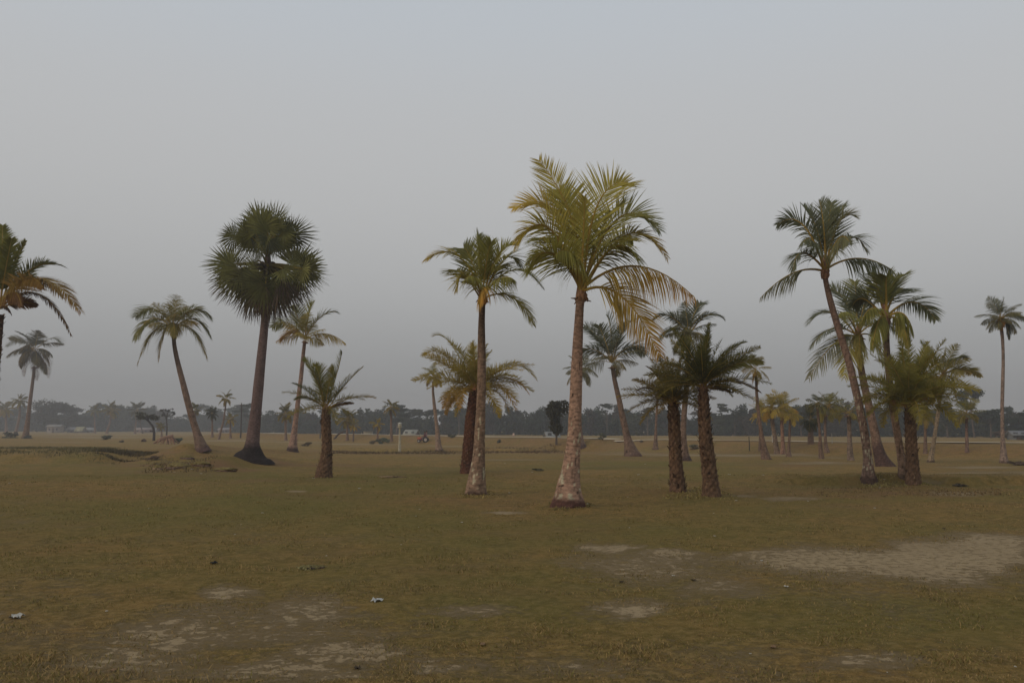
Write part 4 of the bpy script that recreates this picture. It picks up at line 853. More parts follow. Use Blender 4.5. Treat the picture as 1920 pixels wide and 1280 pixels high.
PROF = [(-400, 770), (-60, 772), (0, 770), (80, 772), (130, 774), (150, 776), (180, 772), (230, 774), (280, 776), (330, 786), (380, 774), (440, 774), (480, 772), (560, 777), (620, 780), (680, 778), (700, 770), (750, 768), (790, 782), (830, 772), (880, 770), (920, 770), (960, 768),
        (1000, 774), (1060, 772), (1100, 776), (1150, 774), (1200, 780), (1250, 772), (1290, 778), (1340, 773), (1400, 770), (1460, 772), (1520, 768), (1580, 762), (1640, 762), (1700, 766), (1760, 764), (1800, 768), (1850, 774), (1920, 775), (2300, 770)]
PU, PV = zip(*PROF)
def wood_dist(u):   # the wood keeps behind the embankment
    return float(np.interp(u, [-400, 420, 520, 700, 1000, 1300, 1600, 1900, 2300], [420, 385, 280, 250, 220, 200, 178, 160, 140]))
def wood():
    Vs, Cs, Ts = [], [], Q(); u = -380.
    while u < 2280:
        for row in range(3):
            uu = u + random.uniform(-12, 12); Y = wood_dist(uu) + row * random.uniform(7, 16) + random.uniform(-3, 5)
            x = (uu - 960) / F * Y; zb = float(gz(x, Y)); vt = float(np.interp(uu, PU, PV)) - 3 + random.choice([-13, -9, -5, -2, 1, 3, 5, 8, 11]) + random.uniform(-2, 2) + (2 if row == 0 else 0)
            zt = pt(uu, vt, Y).z; H = max(2.5, zt - zb); Wd = (random.uniform(11, 22)) / F * Y
            kind = random.random(); base = np.array([.034, .046, .024]) if kind < .6 else (np.array([.050, .058, .026]) if kind < .85 else np.array([.058, .047, .030]))
            n = 900 if row < 2 else 600; sz = .0012 * Y
            hi = H * random.uniform(.40, .5)
            if random.random() < .3:
                for k in range(3):
                    V, C, _ = leaf_cloud(x + random.uniform(-.5, .5) * Wd, Y, zt - H * random.uniform(.05, .3), Wd * .8, Wd * .8, H * .08, n // 4, sz, base, True); Vs.append(V); Cs.append(C)
                V, C, _ = leaf_cloud(x, Y, zb + H * .35, Wd, Wd, H * .38, n // 2, sz, base)
            else: V, C, _ = leaf_cloud(x, Y, zb + H - hi, Wd, Wd, hi, n, sz, base)
            Vs.append(V); Cs.append(C)
            # undergrowth
            V, C, _ = leaf_cloud(x, Y - 2, zb + H * .2, Wd * 1.1, Wd, H * .28, 260, sz, base * .9); Vs.append(V); Cs.append(C)
        u += 15
    V = np.concatenate(Vs); C = np.concatenate(Cs)
    o = mesh_np('far_wood', V, np.arange(len(V)).reshape(-1, 4), M_FOL, None, C)
    tag(o, 'hazy dark wood closing the far side of the field', 'wood', None, 'stuff')
wood()

tree(100, 815, 753, 92, 'big rounded hazy tree behind the small houses at far left', cols=(.055, .056, .040), crown_frac=.88, n=5200, Y=345, trunkw=.5)
tree(148, 812, 768, 40, 'low hazy tree at the right foot of the big rounded tree', cols=(.050, .052, .036), crown_frac=.9, n=2200, Y=360, trunkw=.3)
tree(272, 814, 770, 44, 'crooked trunked tree with flat topped crown right of the drooping palm', cols=(.050, .052, .030), flat=True, crown_frac=.6, n=2600, Y=300, trunkw=.3, lean=-8)
tree(472, 815, 757, 62, 'flat topped tree seen behind the fan palm trunk', cols=(.036, .046, .026), flat=True, crown_frac=.6, n=2600, Y=255, trunkw=.25)
tree(745, 815, 764, 70, 'wide umbrella shaped tree rising behind the lamp post', cols=(.030, .042, .022), flat=True, crown_frac=.7, n=3400, Y=220, trunkw=.3)
tree(540, 815, 758, 28, 'small flat topped tree above the hazy olive palm', cols=(.04, .048, .03), flat=True, crown_frac=.4, n=700, Y=255, trunkw=.2)
tree(862, 818, 761, 40, 'tree with small ragged top between the small headed palm and the bushy palm', cols=(.034, .044, .026), flat=True, crown_frac=.5, n=1400, Y=228, trunkw=.2)
tree(1043, 834, 752, 48, 'dark round tree with drooping crown left of the tallest palm trunk', cols=(.050, .045, .022), crown_frac=.72, n=3600, trunkw=.12)
tree(1138, 824, 757, 34, 'umbrella topped tree rising above the wood right of the tallest palm', cols=(.040, .050, .030), flat=True, crown_frac=.4, n=1300, Y=210, trunkw=.18)
tree(1213, 828, 763, 40, 'broad dark topped tree in the wood behind the thin trunked palm', cols=(.046, .042, .030), flat=True, crown_frac=.6, n=2000, Y=198, trunkw=.2)
tree(1386, 826, 762, 30, 'pointed dark tree in the wood right of the date palm pair', cols=(.036, .046, .026), crown_frac=.85, n=1400, Y=195, trunkw=.15)
tree(1375, 828, 765, 14, 'slender pointed tree top beside the dark tree right of the date palms', cols=(.034, .044, .026), crown_frac=.9, n=600, Y=190, trunkw=.1)
tree(1500, 832, 757, 60, 'dark broad tree in the wood between the bright trio and slender palms', cols=(.036, .046, .024), crown_frac=.9, n=3600, Y=178, trunkw=.2)
tree(1822, 838, 726, 44, 'tall tree with round clipped top on the right before the sky', cols=(.038, .050, .030), crown_frac=.45, n=3200, Y=155, trunkw=.2, lean=-4)
tree(1852, 838, 768, 66, 'wide flat branched tree between the round topped tree and the right edge', cols=(.036, .046, .028), flat=True, crown_frac=.5, n=3000, Y=150, trunkw=.2)
tree(1772, 838, 752, 34, 'bushy tree in the wood behind the pale trunked palm', cols=(.036, .044, .026), crown_frac=.9, n=1800, Y=158, trunkw=.2)
tree(1690, 838, 742, 50, 'blue-grey hazy tree seen between the right hand palm trunks', cols=(.040, .052, .040), crown_frac=.8, n=2600, Y=165, trunkw=.2)
tree(1882, 838, 806, 44, 'low rust tinged tree at the wood edge near the right side', cols=(.095, .060, .035), crown_frac=.8, n=1600, Y=138, trunkw=.12)

def branchy(u, v, specs, label, name, Y=None, leaves=(), w0=.12, col=(.07, .055, .045)):
    p = at(u, v) if Y is None else Vector(((u - 960) / F * Y, Y, float(gz((u - 960) / F * Y, Y)))); Y = p.y
    t = empty(name, p, label, 'tree'); q = Q()
    for pts, w1, w2 in specs:
        P = np.array([pt(a_, b_, Y + (c_[0] if c_ else 0)) for a_, b_, *c_ in pts])
        if len(P) > 2: P = catmull(P, 10)
        q.tube(P, np.linspace(w1, w2, len(P)), col, 6, False)
    q.build('trunk', M_WOOD, t, True)
    if leaves:
        Vs, Cs = [], []
        for lu, lv, lw_, lh, n, cc in leaves:
            c = pt(lu, lv, Y); V, C, _ = leaf_cloud(c.x, c.y, c.z, lw_ / F * Y, lw_ / F * Y, lh / F * Y, n, .0011 * Y, cc); Vs.append(V); Cs.append(C)
        V = np.concatenate(Vs); mesh_np('crown', V, np.arange(len(V)).reshape(-1, 4), M_FOL, t, np.concatenate(Cs))
branchy(288, 826, [([(288, 828), (289, 812), (287, 800), (279, 790), (275, 780)], .22, .1), ([(287, 808), (283, 808), (281, 807)], .12, .06), ([(279, 790), (272, 784), (266, 779)], .14, .06), ([(277, 786), (286, 778), (291, 776)], .12, .05)],
        'crooked bare stemmed tree with thin crown left of the leafless tree', 'crooked_tree', None, ((268, 780, 15, 7, 260, (.075, .070, .035)), (284, 782, 15, 9, 300, (.062, .058, .036))), col=(.05, .04, .035))
branchy(312, 820, [([(312, 822), (313, 800), (312, 785)], .17, .12), ([(312, 786), (309, 776), (304, 770)], .12, .05), ([(312, 786), (314, 775), (319, 768)], .12, .05), ([(312, 782), (320, 776), (325, 772)], .08, .04), ([(309, 778), (306, 774), (303, 778)], .06, .04)],
        'nearly leafless thin tree with a few tufts behind the stump', 'bare_tree', None, ((304, 769, 5, 2, 45, (.06, .055, .045)), (318, 769, 9, 4, 45, (.06, .055, .045)), (325, 775, 5, 3, 60, (.06, .055, .045)), (306, 778, 4, 2, 40, (.06, .055, .045))))
branchy(1591, 858, [([(1592, 860), (1592, 820), (1591, 785)], .25, .2), ([(1592, 782), (1580, 768), (1566, 754)], .14, .05), ([(1588, 778), (1576, 770), (1570, 758)], .08, .04), ([(1592, 784), (1598, 774), (1600, 764)], .1, .04)],
        'bare forked tree with dark branches left of the leaning trunk', 'forked_tree', 100, ())
branchy(626, 823, [([(626, 824), (634, 814), (642, 810), (650, 807)], .16, .05), ([(636, 813), (640, 812), (646, 812)], .06, .03)], 'fallen dead branch leaning up beside the short date palm trunk', 'dead_branch', None, (), col=(.09, .065, .05))

# ------------------------------------------------------------------ bushes
def bush(u, v, wpx, hpx, label, cols=(.045, .050, .028), n=700, name='bush'):
    cols = tuple(c_ * 2.3 + .02 for c_ in cols); n = int(n * .8)
    p = at(u, v); Y = p.y; W = wpx * .5 / F * Y; H = hpx / F * Y
    V, C, _ = leaf_cloud(p.x, p.y, p.z + H * .38, W, W * .8, H * .62, n, max(.02, .0008 * Y), cols)
    o = empty(name, p, label, 'bush')
    mesh_np('foliage', V, np.arange(len(V)).reshape(-1, 4), M_FOL, o, C)
    q = Q()
    for k in range(7):
        a_ = random.uniform(0, 6.28); e_ = np.array(p) + np.array([math.cos(a_) * W * .6, math.sin(a_) * W * .5, H * .7])
        q.tube([np.array(p) - np.array([0, 0, .05]), (np.array(p) + e_) / 2 + np.array([0, 0, .05 * H]), e_], [.02 + .03 * H, .02, .01], (.09, .065, .05), 5, False)
    q.build('stem', M_WOOD, o)
bush(21, 821, 30, 12, 'dark low bush left of the tattered palm foot', (.030, .036, .026), 900)
bush(54, 822, 20, 6, 'small flat bush at the foot of the tattered palm', (.034, .038, .026), 500)
bush(199, 824, 24, 8, 'low round bush alone on the far left field', (.050, .052, .034), 600)
bush(228, 829, 12, 4, 'tiny brown bush right of the low round bush', (.07, .055, .035), 250)
bush(269, 828, 12, 5, 'small reddish brown bush left of the stump', (.085, .055, .040), 250)
bush(334, 831, 28, 11, 'dark green bush between the stump and the mound palm', (.026, .036, .022), 900)
bush(716, 832, 26, 13, 'grey-green bush at the foot of the small palm left of the lamp post', (.050, .060, .038), 900)
bush(700, 832, 14, 9, 'dry brown bush touching the left side of the grey-green bush', (.09, .075, .045), 400)
bush(577, 836, 20, 8, 'dry brown scrub right of the yellowing palm foot', (.10, .078, .048), 500)
bush(936, 830, 9, 8, 'small round dark bush on the embankment slope right of the slender palm', (.04, .04, .028), 300)
bush(1130, 824, 18, 12, 'scrubby bush on the embankment edge left of the leaning palm trunk', (.05, .052, .032), 400)
bush(848, 820, 16, 9, 'hazy bush on the embankment right of the small headed palm', (.05, .05, .035), 400)
bush(1303, 842, 26, 8, 'low dark scrub between the two date palm trunks', (.045, .042, .026), 500)
bush(1457, 846, 11, 7, 'dark small bush left of the bright trio trunks', (.020, .025, .018), 300)
bush(1202, 829, 12, 4, 'flat brown tussock left of the thin trunked palm', (.07, .055, .035), 200)
bush(1800, 912, 30, 6, 'low dark tussock on the grass right of the bushy date palm', (.055, .048, .034), 700)
bush(1908, 872, 40, 9, 'brown scrub at the foot of the embankment by the right edge', (.075, .052, .036), 900)
bush(1008, 882, 28, 4, 'dark grass tuft left of the tallest palm trunk', (.045, .042, .022), 500, 'grass_tuft')
bush(735, 895, 52, 3, 'flat brown weeds on the grass right of the short date palm', (.13, .09, .05), 500, 'weed_patch')
bush(590, 1066, 60, 3.5, 'dark green weeds in a flat clump on the near grass', (.12, .105, .045), 700, 'weed_patch')
bush(290, 862, 30, 8, 'reddish scrub on the bank left of the earth clods', (.075, .052, .035), 500)

# ------------------------------------------------------------------ earth clods and stump
def clod(u, v, wpx, hpx, label, col=(.16, .10, .07), seed=1, cat='earth clod', name='earth_clod', dp=.6):
    p = at(u, v); k = p.y / F; r = random.Random(seed); bm = bmesh.new(); bmesh.ops.create_icosphere(bm, subdivisions=4, radius=1)
    for vtx in bm.verts:
        c = vtx.co; nz = float(fbm(c.x * 2.3 + seed, c.y * 2.3 + c.z * 3.1, seed, 4)); nz2 = float(vnoise(c.x * 6 + seed, c.z * 7 + c.y * 5, seed))
        s_ = .55 + .8 * nz + .2 * nz2
        vtx.co = Vector((c.x * wpx * .5 * k * s_, c.y * wpx * dp * .5 * k * s_, max(-.35, c.z) * hpx * k * s_))
    me = bpy.data.meshes.new(name); bm.to_mesh(me); bm.free(); me.materials.append(M_WOOD)
    a_ = me.color_attributes.new('Col', 'FLOAT_COLOR', 'POINT')
    for i, vtx in enumerate(me.vertices):
        f = .7 + .6 * float(vnoise(vtx.co.x * 5 / (wpx * k), vtx.co.z * 9 / (hpx * k) + vtx.co.y, seed + 3)); g = vtx.co.z > hpx * k * .35
        cc = np.array(col) * 1.25 * f if not g else np.array([.185, .145, .055]) * f
        a_.data[i].color = (*cc, 1)
    o = bpy.data.objects.new(name, me); COL.objects.link(o); o.location = p
    tag(o, label, cat); return o
clod(334, 878, 42, 11, 'largest broken earth clod on the bank below the leaning palm mound', (.13, .09, .065), 3)
clod(296, 880, 18, 8, 'pale sandy clod at the left end of the broken bank', (.30, .21, .15), 5)
clod(376, 873, 30, 8, 'low brown clod between the broken bank and the fan palm', (.14, .09, .06), 7)
clod(420, 883, 44, 7, 'long grassy root ridge running left from the fan palm foot', (.13, .08, .055), 9)
clod(352, 860, 24, 7, 'earth clod under the front edge of the leaning palm mound', (.12, .08, .06), 11)

p = at(312, 833); k = p.y / F; t = empty('tree_stump', p, 'reddish uprooted stump with splayed roots lying on the left field', 'stump'); q = Q()
q.tube(catmull([np.array(p) + np.array([-24 * k, 0, 2 * k]), np.array(p) + np.array([-10 * k, -.1, 9 * k]), np.array(p) + np.array([2 * k, -.1, 13 * k]), np.array(p) + np.array([12 * k, 0, 15 * k])], 14), np.interp(np.linspace(0, 1, 14), [0, .4, 1], [1.2 * k, 4.0 * k, 3.6 * k]), (.20, .12, .08), 10)
q.build('stem', M_WOOD, t, True)
for dx, dz, wq in ((5, 0, 1.3), (11, 0, 1.0), (-8, 0, 1.4), (2, 0, 1.6), (8, -1, 1.5), (-4, 1, 1.6), (16, 0, 1.6), (22, 3, 1.2), (-14, 0, 1.5)):
    q = Q(); q.tube(catmull([np.array(p) + np.array([dx * .6 * k, -.1, 12 * k]), np.array(p) + np.array([dx * .9 * k, -.25, 6 * k]), np.array(p) + np.array([dx * 1.1 * k, -.3, dz * k])], 8), np.linspace(wq * 1.5 * k, wq * .6 * k, 8), random.choice([(.24, .13, .08), (.32, .20, .13), (.13, .08, .06)]), 6, False)
    q.build('root', M_WOOD, t, True)

# ------------------------------------------------------------------ houses
def house(u, v, wpx, hpx, label, wall=(.30, .27, .23), roof=(.34, .32, .30), Y=None, rot=0., roofk=.35, shed=False, name='house', door=True):
    wall = tuple(c_ * .78 for c_ in wall); roof = tuple(c_ * .74 for c_ in roof)
    p = at(u, v) if Y is None else Vector(((u - 960) / F * Y, Y, float(gz((u - 960) / F * Y, Y)))); k = p.y / F
    W = wpx * k; H = hpx * k; D = W * .7; hr = H * roofk; hw = H - hr
    t = empty(name, p, label, 'house'); t.rotation_euler[2] = 0
    o3 = np.array(p)
    def P(x, y, z): 
        return o3 + np.array([x * math.cos(rot) - y * math.sin(rot), x * math.sin(rot) + y * math.cos(rot), z])
    q = Q(); hx, hy = W * .46, D * .5
    if roofk > 0.05:
        q.add([P(-hx, -hy, -.2), P(hx, -hy, -.2), P(hx, hy, -.2), P(-hx, hy, -.2), P(-hx, -hy, hw), P(hx, -hy, hw), P(hx, hy, hw), P(-hx, hy, hw)],
              [(0, 1, 5, 4), (1, 2, 6, 5), (2, 3, 7, 6), (3, 0, 4, 7)], wall)
        for sx in (-hx, hx): q.add([P(sx, -hy, hw), P(sx, hy, hw), P(sx, .02, H - .08), P(sx, -.02, H - .08)], [(0, 1, 2, 3)], wall)
    else:
        q.box((-hx, -hy, -.2), (hx, hy, H * .96), wall, rot, o3)
    q.build('wall', M_WALL, t)
    q = Q(); ov = .35; th = .1
    if roofk > .05:
        for sy in (-1, 1):
            zz = hw - ov * hr / hy
            a_ = [P(-W * .5 - .2, sy * (hy + ov), zz), P(W * .5 + .2, sy * (hy + ov), zz), P(W * .5 + .2, 0, H), P(-W * .5 - .2, 0, H)]
            b_ = [x + np.array([0, 0, th]) for x in a_]
            q.add(a_ + b_, [(0, 1, 2, 3), (4, 7, 6, 5), (0, 4, 5, 1), (1, 5, 6, 2), (2, 6, 7, 3), (3, 7, 4, 0)], roof)
    else: q.box((-W * .5, -hy - .2, H * .962), (W * .5, hy + .2, H), roof, rot, o3)
    q.build('roof', M_PAINT, t)
    if door:
        q = Q(); q.box((-.45, -hy - .05, 0), (.45, -hy - .003, min(1.9, hw * .85)), (.10, .07, .05), rot, o3); q.build('door', M_WOOD, t)
        for sx in (-1, 1):
            q = Q(); q.box((sx * hx * .6 - .35, -hy - .05, hw * .4), (sx * hx * .6 + .35, -hy - .003, hw * .4 + .8), (.06, .06, .06), rot, o3); q.build('window', M_WOOD, t)
house(109, 811, 25, 15, 'pale walled house with flat tin roof under the big hazy tree', (.32, .27, .23), (.36, .34, .32), 338, 0, .22)
house(141, 811, 17, 10, 'small grey shed just right of the pale walled house', (.22, .20, .18), (.32, .30, .30), 345, .1, .4)
house(156, 811, 17, 11, 'small house with yellowish tin roof in the row at far left', (.24, .21, .18), (.42, .38, .22), 341, -.25, .6)
house(173, 811, 17, 9, 'small house with pale grey roof at the right end of the far left row', (.22, .2, .18), (.32, .31, .30), 343, .1, .45)
house(274, 811, 28, 9, 'low reddish hut behind the crooked tree', (.27, .18, .15), (.28, .20, .17), 346, 0, .4)
house(292, 810, 9, 8, 'tiny white roofed hut between the crooked tree and the bare tree', (.3, .3, .3), (.38, .38, .38), 355, 0, .4, door=False)
house(424, 812, 20, 9, 'pinkish hut seen beyond the small clear-standing palm', (.30, .24, .23), (.30, .25, .24), 335, 0, .35)
house(692, 815, 17, 11, 'plain beige block building on the road left of the lamp post', (.34, .29, .20), (.30, .27, .20), 170, 0, .0, door=False)
house(773, 817, 24, 11, 'open shed with pale slanting tin roof right of the lamp post', (.17, .13, .11), (.36, .34, .27), 200, -.35, .6)
house(1034, 826, 24, 11, 'half hidden house with white tin roof left of the tallest palm trunk', (.30, .27, .24), (.28, .28, .26), 150, .25, .6)
house(1900, 836, 26, 16, 'grey shed at the wood edge near the right side', (.16, .16, .15), (.20, .20, .20), 130, 0, .35)
tag(bpy.data.objects['ground'], kind='structure')

# ------------------------------------------------------------------ lamp post, poles, marker
p = at(749, 848); k = p.y / F; t = empty('lamp_post', p, 'pale concrete lamp post with round lamp head standing on the field', 'lamp post'); q = Q(); o3 = np.array(p)
q.tube([o3 - [0, 0, .2], o3 + [0, 0, 14 * k], o3 + [0, 0, 15 * k], o3 + [0, 0, 47 * k]], [.13, .12, .085, .075], (.33, .29, .20), 12); q.build('post', M_PAINT, t, True)
q = Q(); q.box((-.17, -.17, 0), (.17, .17, .09), (.40, .35, .26), 0, o3 + [0, 0, 46.5 * k - .04]); q.build('collar', M_PAINT, t)
th = np.linspace(0.1, math.pi - .1, 9); q = Q(); q.tube(np.stack([o3[0] + 0 * th, o3[1] + 0 * th, o3[2] + 50 * k - .15 * np.cos(th)], -1), .17 * np.sin(th), (.42, .38, .28), 12); q.build('lamp_globe', M_PAINT, t, True)
q = Q(); q.tube([o3 + [0, 0, 53 * k], o3 + [0, 0, 54 * k], o3 + [0, 0, 55.5 * k]], [.2, .17, .03], (.45, .42, .35), 12); q.build('lamp_cap', M_PAINT, t, True)

def pole(u, v, vt, wpx, label, col=(.10, .08, .065), cat='pole', name='wooden_pole', arm=True):
    p = at(u, v); k = p.y / F; H = pt(u, vt, p.y).z - p.z; t = empty(name, p, label, cat); o3 = np.array(p); q = Q()
    q.tube([o3 - [0, 0, .2], o3 + [.02, 0, H * .5], o3 + [0, 0, H]], [wpx * .5 * k, wpx * .45 * k, wpx * .3 * k], col, 8); q.build('post', M_WOOD, t, True)
    if arm: q = Q(); q.box((-wpx * k, -.04, H * .93), (wpx * k, .04, H * .93 + .08), col, 0, o3); q.build('crossbar', M_WOOD, t)
pole(451, 821, 755, 3, 'dark bare pole standing left of the fan palm trunk', (.07, .06, .05))
pole(1405, 846, 818, 2, 'thin dark post behind the foot of the slim palm', (.06, .05, .04), 'post', 'fence_post', False)
pole(662, 829, 813, 2, 'short post on the field right of the short date palm', (.12, .09, .07), 'post', 'fence_post', False)
pole(600, 822, 806, 3, 'short post just left of the short date palm trunk', (.12, .10, .08), 'post', 'fence_post', False)
pole(1560, 831, 812, 1.6, 'thin white post on the road behind the two slender palms', (.34, .32, .28), 'post', 'fence_post', False)
pole(1448, 829, 815, 2, 'short whitish post on the road left of the bright trio', (.50, .46, .40), 'post', 'fence_post', False)
pole(1535, 838, 828, 3, 'short reddish post on the road edge left of the thin dark headed palm', (.16, .07, .05), 'post', 'fence_post', False)
p = pt(963, 819.5, 120); p.z = float(gz(p.x, 120)); t = empty('marker_sign', p, 'small pinkish white marker on the road right of the slender palm', 'sign'); q = Q(); o3 = np.array(p)
q.tube([o3 - [0, 0, .1], o3 + [0, 0, .75]], [.05, .05], (.3, .22, .18), 6); q.build('post', M_WOOD, t)
q = Q(); q.box((-.14, -.05, .72), (.14, -.02, 1.15), (.60, .44, .36), 0, o3); q.build('board', M_PAINT, t)

# ------------------------------------------------------------------ tractor with two people
def lathe_wheel(q, c, R, wd, col, hub):
    th = np.linspace(0, 2 * math.pi, 20, endpoint=False); prof = [(-wd, R * .55), (-wd, R * .9), (-wd * .7, R), (wd * .7, R), (wd, R * .9), (wd, R * .55)]
    V = np.array([[c[0] + r_ * math.cos(a_), c[1] + y_, c[2] + r_ * math.sin(a_)] for y_, r_ in prof for a_ in th]); n = 20
    Qd = [(i * n + j, i * n + (j + 1) % n, (i + 1) * n + (j + 1) % n, (i + 1) * n + j) for i in range(len(prof) - 1) for j in range(n)]
    q.add(V, Qd, col)
p = at(793, 830); t = empty('tractor', p, 'small orange-red tractor driving left across the far field with two riders', 'tractor'); o3 = np.array(p)
S = 22 / F * p.y / 2.5
def tb(name, boxes, mat=M_PAINT):
    q = Q()
    for a_, b_, c_ in boxes: q.box(np.array(a_) * S, np.array(b_) * S, c_, 0, o3)
    return q.build(name, mat, t)
RED = (.42, .11, .055)
tb('bonnet', [((-1.15, -.3, .62), (-.15, .3, 1.12), RED), ((-1.2, -.26, .66), (-1.15, .26, 1.06), (.12, .05, .04))])
tb('chassis', [((-1.1, -.2, .42), (.75, .2, .62), (.08, .07, .07)), ((-.15, -.35, .5), (.7, .35, .72), (.22, .07, .05))])
tb('mudguard', [((.25, -.72, 1.0), (1.0, -.42, 1.08), RED)]); tb('mudguard', [((.25, .42, 1.0), (1.0, .72, 1.08), RED)])
tb('seat', [((.3, -.28, .82), (.75, .28, .92), (.05, .05, .05)), ((.72, -.28, .92), (.8, .28, 1.2), (.05, .05, .05))])
tb('exhaust', [((-.75, -.03, 1.12), (-.69, .03, 1.6), (.06, .05, .05))]); tb('steering_wheel', [((-.12, -.2, 1.18), (-.06, .2, 1.24), (.03, .03, .03))])
for x_, R_, w_ in ((-.85, .33, .10), (.6, .6, .16)):
    for sy in (-1, 1):
        q = Q(); lathe_wheel(q, o3 + np.array([x_, sy * .58, R_]) * S, R_ * S, w_ * S, (.035, .033, .033), None); wh = q.build('wheel', M_CLOTH, t, True)
        q = Q(); q.tube([o3 + np.array([x_, sy * .58 - w_ * .8, R_]) * S, o3 + np.array([x_, sy * .58 + w_ * .8, R_]) * S], R_ * .56 * S, (.40, .34, .28), 12)
        r_o = q.build('rim', M_PAINT, None); r_o.parent = wh; r_o.matrix_parent_inverse = Matrix.Translation(-Vector(o3))
def person(loc, label, shirt, legs_c, arm_fwd=.45, hgt=1.0):
    """seated figure facing -x, loc = hip point"""
    joints = {'pel': (0, 0, 0), 'sp': (.02, 0, .25), 'ch': (.0, 0, .48), 'nk': (-.02, 0, .60), 'hd': (-.03, 0, .72), 'tp': (-.03, 0, .84)}
    idx = {}; V = []; R = []; E = []
    def ad(n_, c_, r_, par=None):
        idx[n_] = len(V); V.append(Vector(c_) * hgt); R.append(r_ * hgt)
        if par: E.append((idx[par], idx[n_]))
    ad('pel', joints['pel'], .13); ad('sp', joints['sp'], .125, 'pel'); ad('ch', joints['ch'], .145, 'sp'); ad('nk', joints['nk'], .055, 'ch'); ad('hd', joints['hd'], .095, 'nk'); ad('tp', joints['tp'], .075, 'hd')
    for s_, nm in ((-1, 'l'), (1, 'r')):
        ad('hip' + nm, (-.03, s_ * .10, -.01), .085, 'pel'); ad('kn' + nm, (-.43, s_ * .15, .02), .058, 'hip' + nm); ad('an' + nm, (-.45, s_ * .15, -.38), .040, 'kn' + nm); ad('ft' + nm, (-.60, s_ * .16, -.42), .035, 'an' + nm)
        ad('sh' + nm, (0, s_ * .19, .50), .058, 'ch'); ad('el' + nm, (-.15, s_ * .24, .26), .042, 'sh' + nm); ad('wr' + nm, (-.38, s_ * .17, .24), .030, 'el' + nm); ad('ha' + nm, (-.46, s_ * .15, .25), .028, 'wr' + nm)
    me = bpy.data.meshes.new('person'); me.from_pydata([tuple(v) for v in V], E, []); o = bpy.data.objects.new('person', me); COL.objects.link(o); o.location = loc
    m1 = o.modifiers.new('skin', 'SKIN')
    for i, r_ in enumerate(R): me.skin_vertices[0].data[i].radius = (r_, r_)
    me.skin_vertices[0].data[0].use_root = True
    m2 = o.modifiers.new('sub', 'SUBSURF'); m2.levels = 1; m2.render_levels = 1
    dg = bpy.context.evaluated_depsgraph_get(); ev = o.evaluated_get(dg); nm = bpy.data.meshes.new_from_object(ev); o.modifiers.clear(); o.data = nm; nm.name = 'person'
    nm.materials.clear(); nm.materials.append(M_CLOTH); a_ = nm.color_attributes.new('Col', 'FLOAT_COLOR', 'POINT')
    for i, v in enumerate(nm.vertices):
        c = v.co / hgt; col = shirt
        if c.z > .575: col = (.20, .11, .07)
        elif c.x < -.33 and c.z > .1: col = (.20, .11, .07)
        elif c.z < .06: col = legs_c
        if c.z < -.36: col = (.18, .10, .07)
        a_.data[i].color = (*col, 1)
    for pl in nm.polygons: pl.use_smooth = True
    tag(o, label, 'person')
    bm = bmesh.new(); bmesh.ops.create_uvsphere(bm, u_segments=12, v_segments=8, radius=.112 * hgt)
    for v in list(bm.verts):
        v.co.z *= .95
    bmesh.ops.delete(bm, geom=[v for v in bm.verts if v.co.z < -.01 and v.co.x < .05], context='VERTS')
    hm = bpy.data.meshes.new('hair'); bm.to_mesh(hm); bm.free(); hm.materials.append(M_CLOTH)
    ca = hm.color_attributes.new('Col', 'FLOAT_COLOR', 'POINT')
    for i in range(len(hm.vertices)): ca.data[i].color = (.02, .016, .014, 1)
    h = bpy.data.objects.new('hair', hm); COL.objects.link(h); h.parent = o; h.location = Vector((-.02, 0, .77)) * hgt
person(Vector(o3) + Vector((.42, -.02, .98)) * S, 'dark haired driver in a maroon shirt on the tractor seat', (.16, .045, .05), (.10, .08, .12), hgt=.9)
person(Vector(o3) + Vector((.72, .52, 1.16)) * S, 'passenger in a pinkish shirt perched on the tractor mudguard', (.38, .22, .20), (.06, .06, .10), hgt=.85)

# ------------------------------------------------------------------ litter
def scrap(u, v, size, label, col=(.52, .50, .44), group=None, name='paper_scrap', cat='litter', seed=0, hk=.35):
    p = at(u, v); r = random.Random(seed + u); n = 6; q = Q(); a0 = r.random() * 3
    P = []
    for i in range(n + 1):
        for j in range(n + 1):
            x = (i / n - .5) * size; y = (j / n - .5) * size * .75; z = size * hk * (r.random() * .6 + .35 * math.sin(i * 1.3 + seed) * math.cos(j * 1.1)) + .01
            x += r.uniform(-.06, .06) * size; y += r.uniform(-.06, .06) * size
            P.append((p.x + x * math.cos(a0) - y * math.sin(a0), p.y + x * math.sin(a0) + y * math.cos(a0), p.z + max(.006, z)))
    top = np.array(P); bot = top - np.array([0, 0, .003]); m = n + 1
    Qd = [(i * m + j, i * m + j + 1, (i + 1) * m + j + 1, (i + 1) * m + j) for i in range(n) for j in range(n)]
    q.add(top, Qd, col); q.add(bot, [x[::-1] for x in Qd], np.array(col) * .9)
    tag(q.build(name, M_PAPER), label, cat, group)
scrap(32, 1159, .115, 'crumpled white paper lying on the grass near the left edge', seed=3)
scrap(707, 1127, .10, 'white plastic wrapper lying on bare ground in the near middle', (.50, .50, .47), name='plastic_wrapper', seed=5)
scrap(401, 1057, .085, 'small black scrap lying on the near left grass', (.02, .02, .02), seed=9, name='black_scrap')
gl = 'tiny pale litter scraps scattered over the grass'
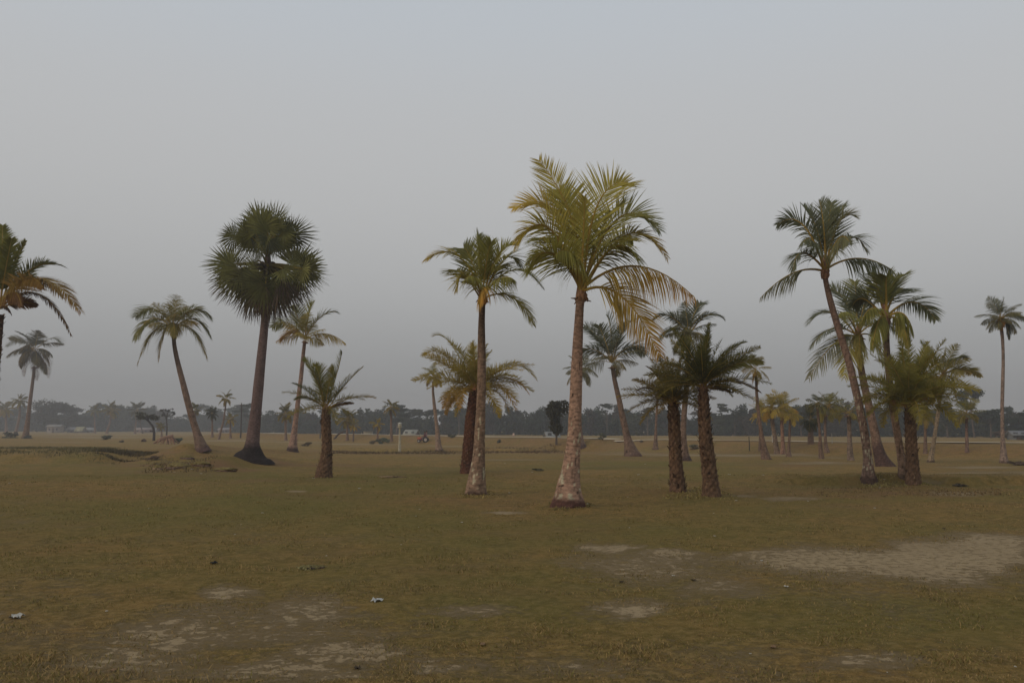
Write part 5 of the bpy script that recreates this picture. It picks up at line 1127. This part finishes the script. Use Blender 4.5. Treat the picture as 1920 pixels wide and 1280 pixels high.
for i, (u, v, s_) in enumerate([(492, 962, 6), (440, 1003, 4), (137, 919, 4), (18, 906, 5), (279, 954, 4), (452, 983, 3), (787, 955, 4), (780, 968, 4), (785, 989, 3), (866, 980, 6), (752, 1022, 4), (1180, 990, 4), (1177, 932, 4), (1102, 945, 6),
                                (1380, 939, 7), (1338, 963, 4), (1428, 1052, 7), (1407, 1229, 5), (1664, 1263, 4), (1474, 1101, 10), (1650, 915, 5), (1658, 902, 6), (1367, 890, 7), (1431, 891, 6), (1197, 890, 6), (588, 897, 6), (1246, 960, 3), (674, 916, 7),
                                (955, 924, 5), (1340, 1006, 8), (200, 1147, 7), (1640, 953, 6), (1262, 1081, 7), (1904, 1252, 6), (1210, 870, 4), (947, 869, 4), (998, 885, 4), (612, 1043, 4), (377, 888, 6), (360, 880, 6), (327, 885, 5), (1515, 940, 5)]):
    pp = at(u, v); scrap(u, v, s_ / F * pp.y * .8, 'tiny pale scrap of litter lying on the open grass', (.50, .47, .40), gl, seed=i, name='litter_scrap', hk=.2)
# dry fallen leaves on the near grass, brown and curled
for i, (u, v, lb) in enumerate([(670, 1256, 'small brown curled leaf on bare soil near the bottom edge'), (215, 1260, 'small brown dry leaf in the bottom left corner'), (1300, 1090, 'dry leaf on the worn grass below the date palm pair'), (1450, 1215, 'dark twig scrap low on the near right grass'), (1770, 992, 'dark scrap at the far edge of the big sandy patch'), (905, 1210, 'brown leaf scrap low in the middle of the near grass'), (1165, 1093, 'dark scrap between the two central sandy patches')]):
    scrap(u, v, .05, lb, (.24, .15, .08) if i % 2 else (.07, .05, .03), 'dry brown scraps on the near ground', seed=i * 3, name='dry_leaf', cat='leaf', hk=.3)

# ------------------------------------------------------------------ haze: one even box of air round everything
def haze():
    bm = bmesh.new(); bmesh.ops.create_cube(bm, size=1)
    me = bpy.data.meshes.new('haze')
    for v in bm.verts: v.co = Vector((v.co.x * 3400, v.co.y * 1400 + 610, -2.6 if v.co.z < 0 else 24))
    bm.to_mesh(me); bm.free(); o = bpy.data.objects.new('haze', me); COL.objects.link(o)
    m = bpy.data.materials.new('haze_air'); m.use_nodes = True; t = m.node_tree; t.nodes.clear()
    a_ = t.nodes.new('ShaderNodeOutputMaterial'); b = t.nodes.new('ShaderNodeVolumePrincipled')
    b.inputs['Color'].default_value = (.80, .82, .86, 1); b.inputs['Density'].default_value = .00105; b.inputs['Anisotropy'].default_value = .2
    t.links.new(b.outputs[0], a_.inputs['Volume']); me.materials.append(m); tag(o, kind='stuff', label='thin even haze over the field', cat='haze')
haze()
